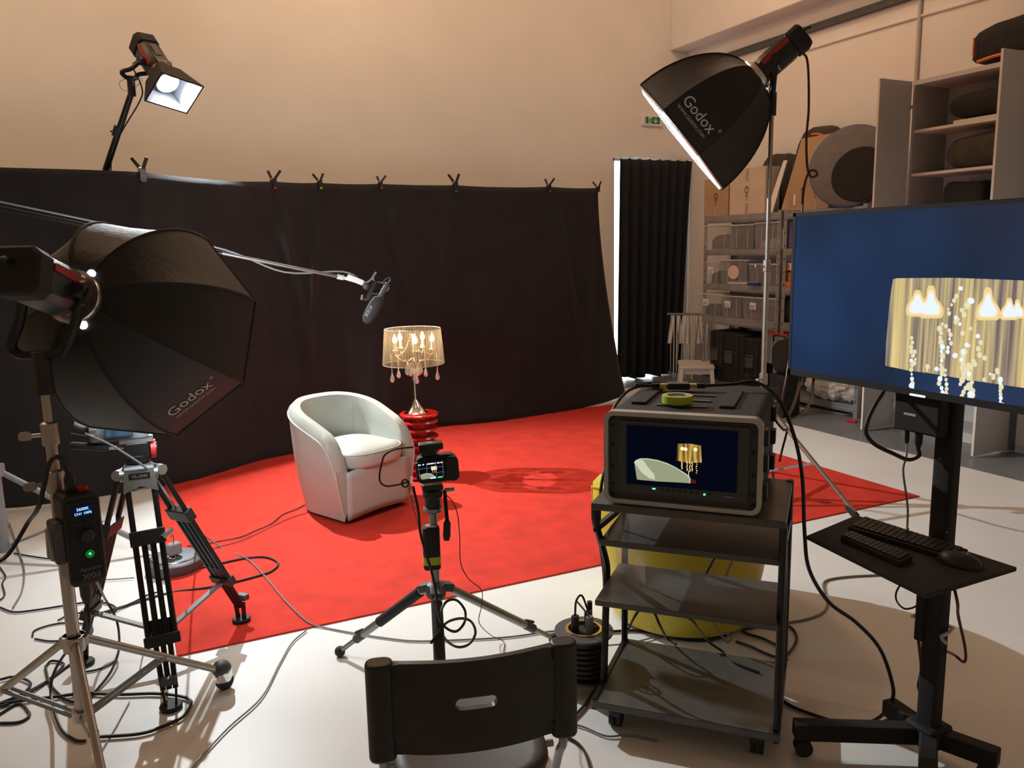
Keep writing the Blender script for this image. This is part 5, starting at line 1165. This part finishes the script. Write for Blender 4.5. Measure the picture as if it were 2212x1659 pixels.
# ------------------------------------------------------------ metal shelving along the right wall
SXF = 6.0; levels = [(1.93, 1.853), (1.563, 1.501), (1.186, 1.113), (.825, .735), (.12, .05)]
def shelving(name, label, ya, yb):
    t = T(name, label, 'shelf unit', (6.22, (ya+yb)/2, .004))
    for y in (ya, yb):
        for x in (SXF+.0, 6.42):
            p = MB(); s_ = 1 if y == yb else -1
            p.bb((x-.003, y, .004), (x+.003, y+s_*.045, 1.95)); p.bb((x, y-.003, .004), (x+(.04 if x < 6.2 else -.03), y+.003, 1.95))
            post = p.build('post', 'shelf_metal', t)
            if x < 6.2:
                for k in range(14): MB().bb((x-.0045, y+s_*.017, .15+k*.13), (x-.003, y+s_*.027, .17+k*.13)).build('post_hole', 'matt_black', post)
    for zt2, zb2 in levels:
        MB().bb((SXF+.002, ya, zt2-.012), (6.42, yb, zt2)).build('shelf', 'cardboard' if zt2 < 1.0 and 0 else 'shelf_metal', t)
        bm = MB(); bm.bb((SXF-.004, ya, zb2), (SXF+.012, yb, zt2)); bm.build('beam', 'shelf_metal', t, bevel=.002)
        MB().bb((SXF-.012, ya-.03, zb2+.018), (SXF-.003, yb+.03, zb2+.034)).build('beam_fold', 'shelf_metal', t, bevel=.002)
    return t
shelving('metal_shelf_unit', 'grey metal shelving unit with clear boxes next to the curtain', 7.43, 6.24)
shelving('metal_shelf_unit', 'grey metal shelving unit half hidden behind the television', 6.20, 5.20)
def Yc(px_, py_=600): return atx(px_, py_, SXF).y
def Zc(px_, py_): return atx(px_, py_, SXF).z
def clearbox(pa, pb_, zf, ztop, label, fill, lab=False, depth=.34, lid='clear_rim', fillm='bag_black', x0=5.985):
    ya, yb = Yc(pa), Yc(pb_); ym = (ya+yb)/2; w_ = ya-yb; h = ztop-zf
    t = T('storage_box', label, 'storage box', (x0+depth/2, ym, zf), 0, 'clear storage boxes')
    c = V((x0+depth/2, ym, zf+h/2)); 
    mb = MB(); kx, ky = .94, .93; vs = []
    for z, sx_, sy in ((0, kx, ky), (h, 1, 1)):
        for x, y in ((-1, -1), (1, -1), (1, 1), (-1, 1)): vs.append(V((c.x+x*depth/2*sx_, c.y+y*w_/2*sy, zf+z)))
    mb.add(vs, [(0, 3, 2, 1), (0, 1, 5, 4), (1, 2, 6, 5), (2, 3, 7, 6), (3, 0, 4, 7)]).build('tub', 'clear_plastic', t, solid=.003, smooth=False)
    MB().rbox((c.x, c.y, zf+h+.008), (depth+.02, w_+.015, .016), .012, 2).build('lid', lid, t, bevel=.003)
    for y in (-.2, .25): MB().bb((x0-.003+.02, c.y+w_*y-.004, zf+.01), (x0+.018, c.y+w_*y+.004, zf+h*.95)).build('moulded_rib', 'clear_rim', t)
    if fill:
        def heap(u, v):
            a = 2*pi*u; e = 4; kk = (abs(cos(a))**e+abs(sin(a))**e)**(-1/e); zz_ = sin(pi/2*v)**.6
            r = cos(pi/2*v)**.35 if v < 1 else 0
            return V((c.x+cos(a)*kk*depth*.42*r, c.y+sin(a)*kk*w_*.42*r, zf+.006+h*fill*zz_*(1+.18*noise.noise(V((u*7, v*3, ya*9))))))
        MB().grid(heap, 24, 8, cu=True).build('contents', fillm, t)
    if lab:
        zl = zf+h*.62; yl = ya-w_*.32
        lbp = MB().bb((x0-.001, yl+.045, zl-.03), (x0+.002, yl-.045, zl+.04)).build('paper_label', 'label_white', t, label='white paper label')
        for k in range(2): MB().bb((x0-.002, yl+.035, zl+.004-.022*k), (x0-.001, yl-.03, zl+.012-.022*k)).build('label_line', 'ink', lbp)
    return t
clearbox(1522, 1581, 1.563, 1.82, 'clear storage box with dark bag and paper on the upper shelf, leftmost', .6, fillm='bag_olive')
clearbox(1576, 1628, 1.563, 1.81, 'bluish clear storage box in the middle of the upper shelf', .7)
clearbox(1629, 1682, 1.563, 1.82, 'clear storage box behind the steel pole on the upper shelf', .4, fillm='mid_grey')
clearbox(1528, 1555, 1.186, 1.42, 'narrow labelled clear box on the second shelf', .55, True, fillm='bag_olive')
clearbox(1557, 1616, 1.186, 1.44, 'large clear box with a round pale sheet on the second shelf', .1, fillm='label_white')
rp_ = atx(1586, 588, 5.99); MB().prism([V((5.978, rp_.y+.09*cos(a), rp_.z+.075*sin(a))) for a in [2*pi*k/14 for k in range(14)]], (.004, 0, 0)).solo('round_sheet', 'paper_pink', 'pale round paper sheet on the front of the large clear box', 'paper')
clearbox(1620, 1682, 1.186, 1.40, 'dark filled clear box on the second shelf beside the pole', .9)
MB().rbox((5.97, Yc(1634), 1.20), (.05, .16, .028), .01, 0).solo('blue_strap', 'blue_plastic', 'blue strap lying in front of the dark box on the second shelf', 'strap')
clearbox(1512, 1561, .825, 1.06, 'labelled clear box with dark contents, leftmost on the third shelf', .5, True)
clearbox(1561, 1606, .825, 1.05, 'labelled clear box in the middle of the third shelf', .6, True, fillm='bag_olive')
clearbox(1607, 1682, .825, 1.05, 'labelled clear box on the third shelf next to the pole', .5, True, fillm='bag_olive')
def carton(pa, pb_, z0_, z1_, label, m='cardboard', x0=6.0, depth=.38, marks=True, tape=True, rz=0.):
    ya, yb = Yc(pa, 430), Yc(pb_, 430); ym = (ya+yb)/2; w_ = ya-yb
    t = T('cardboard_box', label, 'cardboard box', (x0+depth/2, ym, z0_), rz, 'cardboard boxes')
    q = lambda x, y, z: V((x, y, z))
    MB().box((0, 0, (z1_-z0_)/2), (depth, w_, z1_-z0_)).build('carton', m, t, local=True, bevel=.003)
    h = z1_-z0_
    if tape: MB().box((-depth/2-.001, 0, h*.12), (.002, .045, h*.24)).build('tape', 'tape_brown', t, local=True); MB().box((-depth/2-.001, 0, h*.86), (.002, .045, h*.28)).build('tape', 'tape_brown', t, local=True)
    if marks:
        MB().tube([V((-depth/2-.002, .03*cos(a), h*.52+.03*sin(a))) for a in [2*pi*k/10 for k in range(10)]], .004, 4, closed=True).build('printed_symbol', 'ink', t, local=True)
        mk = MB(); mk.box((-depth/2-.0015, 0, h*.40), (.002, .006, .10)); mk.box((-depth/2-.0015, 0, h*.40), (.002, .06, .006)); mk.box((-depth/2-.0015, 0, h*.60), (.002, .05, .006)); mk.build('printed_mark', 'ink', t, local=True)
    MB().box((0, 0, h+.0005), (depth*.98, .006, .001)).build('top_seam', 'ink', t, local=True)
    return t
carton(1521, 1573, 1.93, 2.34, 'brown cardboard box at the left end of the shelf top under the softbox', 'cardboard', 6.0, .20)
carton(1576, 1652, 1.93, 2.40, 'pale cardboard box with printed marks beside the pole on the shelf top', 'cardboard_light', 6.0, .20)
carton(1704, 1733, 1.93, 2.12, 'small brown cardboard box with white strip behind the television top', 'cardboard', 5.985, .15, False, False)
carton(1733, 1790, 1.93, 2.32, 'brown cardboard box with a diamond mark left of the grey disc', 'cardboard', 6.0, .17)
carton(1775, 1840, 1.93, 2.12, 'low cardboard box under the grey disc', 'cardboard', 6.16, .22, False, False)
MB().bb((5.978, Yc(1720, 420)+.012, 1.98), (5.986, Yc(1720, 420)-.012, 2.08)).solo('paper_strip', 'label_white', 'white paper strip on the small brown cardboard box', 'paper')
# leaning cardboard sheets
p0, p1 = V((6.02, Yc(1683, 460), 1.935)), V((6.15, Yc(1706, 330), 2.63))
MB().prism([p0, p0+V((.0, -.10, 0)), p1+V((0, -.42, 0)), p1], (.03, 0, .004)).solo('cardboard_sheet', 'cardboard', 'brown cardboard sheet leaning on the wall behind the steel pole', 'cardboard')
p0 = V((6.03, Yc(1650, 460), 1.935)); p1 = V((6.12, Yc(1672, 370), 2.44))
MB().prism([p0, p0+V((0, -.09, 0)), p1+V((0, -.05, 0)), p1], (.012, 0, .002)).solo('foam_board', 'label_white', 'white panel edge leaning beside the pale cardboard box', 'panel')
def bag(name, c, dims, m, label, cat='bag', R=0., seed=1, e=3.):
    t = T(name, label, cat, V(c)-V((0, 0, dims[2]/2)), R)
    def fn(u, v):
        a = 2*pi*u; ph = pi*v-pi/2; ce = lambda x: (1 if x >= 0 else -1)*abs(x)**(2/e)
        p = V((ce(cos(ph))*ce(cos(a))*dims[0]/2, ce(cos(ph))*ce(sin(a))*dims[1]/2, ce(sin(ph))*dims[2]/2))
        return V((0, 0, dims[2]/2))+p*(1+.10*noise.noise(p*(2.2/max(dims))+V((seed*7.1, 0, 0)))+.05*noise.noise(p*14+V((seed, 0, 0))))
    MB().grid(fn, 32, 16, cu=True).build('body', m, t, local=True, ang=70)
    return t
t = bag('equipment_bag', (6.315, Yc(1715, 340)-.05, 2.34), (.25, .60, .80), 'bag_olive', 'dark rounded bag behind the leaning cardboard sheet', seed=2)
MB().tube([V((-.125, .28*cos(a), .42+.30*sin(a))) for a in [pi*.9-k*.12 for k in range(12)]], .012, 6).build('orange_trim', 'orange', t, local=True)
bag('equipment_bag', (6.33, Yc(1640, 340), 2.24), (.22, .55, .62), 'bag_olive', 'dark olive bag behind the pale cardboard box under the softbox', seed=5)
# round grey disc
dc = atx(1842, 362, 6.08); 
DA = V((-.88, -.42, .22)).normalized()
t = T('round_reflector_bag', 'large round grey fabric disc standing left of the cabinet door', 'reflector bag', dc-V((0, 0, .36)))
MB().lathe([(0, 0), (.34, 0), (.37, .02), (.37, .06), (.34, .08), (0, .08)], dc, DA, 48).build('disc', 'grey_fabric', t)
MB().lathe([(0, 0), (.245, 0), (.25, .012), (.24, .02), (0, .02)], dc+DA*.078+V((.03, -.09, -.09)), DA, 40).build('dark_centre', 'bag_black', t)
MB().lathe([(.36, .03), (.378, .03), (.378, .055), (.36, .055)], dc, DA, 48, closed=True).build('blue_piping', 'blue_plastic', t)
# small goods on the second unit
t = T('aerosol_pack', 'white and purple printed pack on the upper shelf left of the television', 'packaging', (6.08, Yc(1692), 1.563))
MB().rbox((6.08, Yc(1692), 1.563+.13), (.10, .11, .26), .012, 2).build('pack', 'purple_box', t); MB().rbox((6.075, Yc(1686), 1.563+.10), (.10, .03, .20), .008, 2).build('white_side', 'label_white', t)
t = T('plastic_jar', 'pale plastic jar beside the purple pack', 'jar', (6.08, Yc(1706), 1.563))
MB().lathe([(0, 0), (.045, 0), (.045, .12), (.035, .135), (.035, .15), (0, .15)], (6.08, Yc(1706), 1.563), n=18).build('jar', 'clear_rim', t); MB().lathe([(0, .15), (.038, .15), (.038, .175), (0, .175)], (6.08, Yc(1706), 1.563), n=18).build('cap', 'white_plastic', t)
t = T('tool_kit', 'white orange and yellow tool on the second shelf left of the television', 'tool', (6.07, Yc(1699), 1.186))
MB().rbox((6.07, Yc(1699), 1.186+.20), (.08, .15, .07), .01, 0).build('white_block', 'label_white', t); MB().rbox((6.06, Yc(1697), 1.186+.10), (.08, .10, .09), .012, 0).build('yellow_block', 'gold', t); MB().rbox((6.05, Yc(1700), 1.186+.028), (.09, .16, .05), .01, 0).build('orange_base', 'orange', t)
MB().rbox((6.045, Yc(1698), 1.186+.19), (.04, .03, .06), .006, 0).build('orange_mark', 'orange', t)
t = T('white_carton', 'white carton standing behind the orange tool', 'carton', (6.2, Yc(1697), 1.186)); MB().rbox((6.2, Yc(1697), 1.186+.15), (.12, .16, .30), .01, 2).build('box', 'white_plastic', t); MB().box((6.138, Yc(1697), 1.186+.2), (.003, .1, .06)).build('label', 'print_grey', t)
bag('equipment_bag', (6.15, Yc(1700), .825+.135), (.26, .26, .27), 'bag_black', 'small black bag on the third shelf left of the television', seed=8)
t = clearbox(1668, 1716, .40, .70, 'clear box with bright red lid behind the steel pole', .4, lid='red_plastic', x0=5.93)
# floor of first unit
t = T('fire_extinguisher', 'red fire extinguisher on the wall behind the lowest shelf', 'fire extinguisher', (6.36, Yc(1540, 720)-.0, .34))
fe = V((6.36, Yc(1537, 720)-.03, .34))
MB().lathe([(0, 0), (.05, 0), (.058, .02), (.058, .33), (.045, .37), (.02, .385), (.02, .40), (0, .40)], fe, n=20).build('cylinder', 'red_paint', t)
MB().rbox(fe+V((0, 0, .41)), (.03, .09, .02), .006, 2).build('handle', 'matt_black', t); MB().tube([fe+V((0, -.02, .41)), fe+V((-.02, -.09, .36)), fe+V((-.03, -.085, .15))], .010, 7, smooth=4).build('hose', 'rubber', t)
MB().box(fe+V((-.060, 0, .20)), (.003, .05, .07)).build('label', 'label_white', t)
t = T('white_card', 'white card hanging beside the fire extinguisher', 'card', (6.30, Yc(1541, 700)-.05, .62)); MB().box((6.30, Yc(1541, 700)-.04, .68), (.004, .07, .14)).build('card', 'label_white', t)
def hardcase(c, d, label, seed=0, R=0.):
    t = T('hard_case', label, 'equipment case', V(c)-V((0, 0, d[2]/2)), R)
    MB().rbox((0, 0, d[2]/2), d, .03, 2).build('shell', 'matt_black', t, local=True, bevel=.012)
    for k in (-.3, .3):
        MB().box((-d[0]/2-.004, d[1]*k, d[2]/2), (.015, .05, d[2]*.96)).build('rib', 'black_plastic', t, local=True, bevel=.004)
    MB().box((-d[0]/2-.008, 0, d[2]*.52), (.02, .12, .14)).build('latch_recess', 'dark_grey', t, local=True, bevel=.006)
    MB().tube([V((-d[0]/2-.01, -.05, d[2]*.62)), V((-d[0]/2-.03, -.04, d[2]*.63)), V((-d[0]/2-.03, .04, d[2]*.63)), V((-d[0]/2-.01, .05, d[2]*.62))], .008, 6, smooth=2).build('handle', 'black_plastic', t, local=True)
    return t
hardcase((6.16, Yc(1551, 750), .12+.275), (.40, .16, .55), 'narrow black hard case standing on the lowest shelf')
hardcase((6.12, Yc(1588, 750), .12+.27), (.40, .42, .54), 'wide black hard case standing on the lowest shelf')
hardcase((6.14, Yc(1630, 750), .12+.255), (.40, .33, .51), 'black hard case behind the steel pole on the lowest shelf')
bag('equipment_bag', (5.99, Yc(1627, 800)+.02, .12+.075), (.16, .14, .15), 'bag_black', 'small dark pouch lying in front of the black cases', seed=4)
# folding rack
rk0 = fl(1466, 815); rk = V((6.17, 7.86, .004))
t = T('easel_rack', 'bundle of folded grey metal stands leaning in the corner by the curtain', 'stand rack', rk)
e0, e1 = V((5.98, 8.02, .80)), V((6.34, 7.72, .80))
MB().cyl(V((5.95, 8.04, .80)), V((6.36, 7.70, .80)), .012, n=10).build('top_bar', 'mid_grey', t)
rnd = random.Random(5)
for k in range(13):
    p = e0.lerp(e1, (k+.3)/13); q = p+V((rnd.uniform(-.06, .06), rnd.uniform(-.05, .05), 0)); 
    MB().cyl(p, V((q.x, q.y, .006)), .0075, n=8).build('leg_rod', 'white_paint' if k % 3 else 'silver', t)
for k in range(7):
    p = e0.lerp(e1, (k+.5)/7); ln = rnd.uniform(-.04, .04); dv = (e1-e0).normalized()
    MB().prism([p-dv*.022+V((0, 0, -.02)), p+dv*.022+V((0, 0, -.02)), p+dv*(.022+ln)+V((0, 0, -.36)), p+dv*(-.022+ln)+V((0, 0, -.36))], (.012, .012, 0)).build('folded_seat', 'white_paint', t)
# step stool
t = T('step_stool', 'small white wooden step stool in front of the shelving', 'step stool', (5.84, 7.34, .004), radians(-36)); t.scale = (1.3, 1.3, 1.3)
MB().box((0, 0, .205), (.30, .42, .022)).build('tread', 'white_paint', t, local=True, bevel=.004)
for x in (-.125, .125):
    for y in (-.18, .18): MB().prism([V((x-.022+sx_*.0, y-.025*sy, 0)) for sx_, sy in ((0, 1), (0, -1))]+[V((x+.022, y+.025, 0)), V((x+.022, y-.025, 0))], (0, 0, .195)) if 0 else MB().bar(V((x*1.12, y*1.12, 0)), V((x, y, .195)), .05, .035, (1, 0, 0)).build('leg', 'white_paint', t, local=True, bevel=.003)
    MB().box((x, 0, .17), (.02, .38, .05)).build('apron', 'white_paint', t, local=True, bevel=.003)
for y in (-.18, .18): MB().box((0, y, .17), (.25, .02, .05)).build('apron', 'white_paint', t, local=True, bevel=.003)
for y in (-.1, .1): MB().cyl((-.135, y, .17), (-.139, y, .17), .008, n=8).build('bolt', 'matt_black', t, local=True)
# black gear in front of the second unit
bx = fl(1694, 872); bx = V((5.55, atx(1694, 860, 5.55).y, .004))
t = T('portable_speaker', 'black portable speaker box standing beside the steel pole', 'speaker', bx)
MB().rbox(bx+V((0, 0, .20)), (.22, .20, .40), .02, 2).build('cabinet_shell', 'matt_black', t, bevel=.006); MB().rbox(bx+V((-.112, 0, .20)), (.006, .15, .30), .01, 0).build('control_panel', 'black_satin', t)
for k in range(3): MB().cyl(bx+V((-.115, -.03+.03*k, .27)), bx+V((-.122, -.03+.03*k, .27)), .008, n=10).build('control_knob', 'dark_grey', t)
MB().rbox(bx+V((-.116, 0, .15)), (.003, .05, .015), .003, 0).build('badge', 'print_dim', t)
b = bag('equipment_bag', bx+V((0, 0, .404+.16)), (.22, .22, .32), 'bag_black', 'black camera bag with straps on top of the portable speaker', seed=12)
MB().tube([V((-.06, -.10, .30)), V((-.10, -.06, .36)), V((-.10, .05, .36)), V((-.06, .10, .30))], .010, 6, smooth=3).build('strap', 'cord_black', b, local=True)
# plastic bag bottom of unit 2
t = T('plastic_bag', 'crumpled white plastic bags on the lowest shelf under the television', 'plastic bag', (6.1, Yc(1790, 830), .12))
def fnb(u, v):
    a = 2*pi*u; ph = pi*v-pi/2; p = V((cos(ph)*cos(a)*.17, cos(ph)*sin(a)*.34, sin(ph)*.13)); return V((6.12, Yc(1792, 830), .25))+p*(1+.45*noise.noise(p*11)+.2*noise.noise(p*30))
MB().grid(fnb, 60, 30, cu=True).build('bag', 'print_grey', t, ang=20)
MB().box((6.02, Yc(1775, 830)+.03, .20), (.08, .14, .10), .3).build('inner_pack', 'purple_box', t)
cable('floor_wire', [fl(x, y, .012) for x, y in ((1690, 876), (1705, 874), (1730, 882), (1760, 885), (1790, 889), (1825, 895), (1845, 893))], .004, 'cord_white', 'white wire lying along the foot of the shelving')
MB().rbox(fl(1840, 909, .02), (.03, .10, .02), .006, 2).solo('red_pad', 'red_plastic', 'small red plastic piece on the floor by the shelf foot', 'plastic piece')
cable('back_wire', [atx(1731, 795, 2.098), atx(1728, 822, 2.098), atx(1722, 850, 2.2), atx(1712, 880, 2.3), atx(1700, 905, 2.35)], .006, 'cord_black', 'black cable dropping from the left corner of the television')
cable('back_wire', [atx(1759, 800, 2.098), atx(1757, 825, 2.098), atx(1752, 860, 2.2), atx(1738, 888, 2.3), atx(1715, 902, 2.35), atx(1698, 905, 2.36)], .005, 'cord_black', 'black cable curving left under the television corner')

# ------------------------------------------------------------ tall cabinets with open doors
CF = 6.0; ct_, cy0, cy1 = 2.905, 4.80, 3.82
t = T('tall_cabinet', 'tall grey cabinet with open doors and shelves of black bags at right', 'cabinet', (6.22, (cy0+cy1)/2, .004))
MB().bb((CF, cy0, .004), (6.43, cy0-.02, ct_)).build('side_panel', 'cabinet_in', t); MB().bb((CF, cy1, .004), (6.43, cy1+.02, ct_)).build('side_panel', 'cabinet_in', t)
MB().bb((6.41, cy0, .004), (6.43, cy1, ct_)).build('back_panel', 'cabinet', t); MB().bb((CF-.005, cy0, ct_-.035), (6.43, cy1, ct_)).build('top_panel', 'cabinet', t); MB().bb((CF, cy0, .004), (6.43, cy1, .08)).build('plinth', 'cabinet', t)
for z in (2.515, 2.165, 1.75, 1.30, .85, .45): MB().bb((CF+.01, cy0-.02, z-.022), (6.41, cy1+.02, z)).build('shelf', 'cabinet_edge' if z > 2 else 'cabinet', t)
for y, wd in ((cy0+.02, .375), (cy1-.03, .40)):
    dr = MB().bb((CF-wd, y-.009, .02), (CF-.002, y+.009, ct_)).build('door', 'cabinet', t, bevel=.002)
    MB().bb((CF-wd-.003, y-.009, .02), (CF-wd, y+.009, ct_)).build('door_edge', 'cabinet_edge', dr)
    for z in (2.70, 1.5, .3): MB().box((CF-.012, y-.014, z), (.035, .014, .03)).build('hinge', 'chrome', dr)
t2 = T('tall_cabinet', 'tall closed grey cabinet at the far right behind the television', 'cabinet', (6.22, 3.4, .004))
MB().bb((CF+.02, 3.74, .004), (6.43, 2.8, ct_)).build('carcass', 'cabinet', t2, bevel=.003)
for y in (3.73, 3.265): MB().bb((CF, y, .06), (CF+.02, y-.455, ct_-.02)).build('door', 'cabinet', t2, bevel=.002)
# bags in and on the cabinet
t = bag('equipment_bag', (6.20, 3.93, 3.075), (.34, .95, .33), 'bag_black', 'large black bag with orange trim lying on top of the cabinet', seed=21)
MB().tube([V((-.165, -.40+.075*k, .045+.01*sin(k))) for k in range(11)], .012, 6, smooth=2).build('orange_trim', 'orange', t, local=True)
MB().tube([V((-.150, .40, .10+.018*k)) for k in range(8)], .008, 6).build('orange_trim', 'orange', t, local=True); MB().rbox((-.16, -.02, .20), (.01, .05, .05), .008, 0).build('badge', 'label_white', t, local=True)
bag('equipment_bag', (6.16, 4.22, 2.545+.10), (.28, .64, .20), 'bag_black', 'black tripod bag on the top shelf inside the cabinet', seed=22)
bag('equipment_bag', (6.16, 4.20, 2.165+.135), (.30, .66, .27), 'bag_olive', 'dark brown bag on the second shelf inside the cabinet', seed=23)
bag('equipment_bag', (6.18, 4.36, 1.75+.16), (.24, .34, .32), 'bag_black', 'black square bag on the third shelf inside the cabinet', seed=24, e=6)
bag('equipment_bag', (6.12, 4.12, 1.75+.05), (.15, .16, .10), 'bag_black', 'small black pouch on the third shelf inside the cabinet', seed=25)
MB().bb((6.05, 4.46, 2.516), (6.36, 4.0, 2.545)).solo('flat_carton', 'cabinet_edge', 'flat pale box under the black tripod bag in the cabinet', 'box', bevel=.003)
t = T('bottle', 'dark bottle with pale label at the bottom of the cabinet', 'bottle', (6.08, 3.98, .45)); MB().lathe([(0, 0), (.04, 0), (.04, .18), (.015, .22), (.015, .25), (0, .25)], (6.08, 3.98, .45), n=16).build('glass', 'matt_black', t); MB().lathe([(.041, .05), (.041, .14)], (6.08, 3.98, .45), n=16).build('label', 'label_white', t)
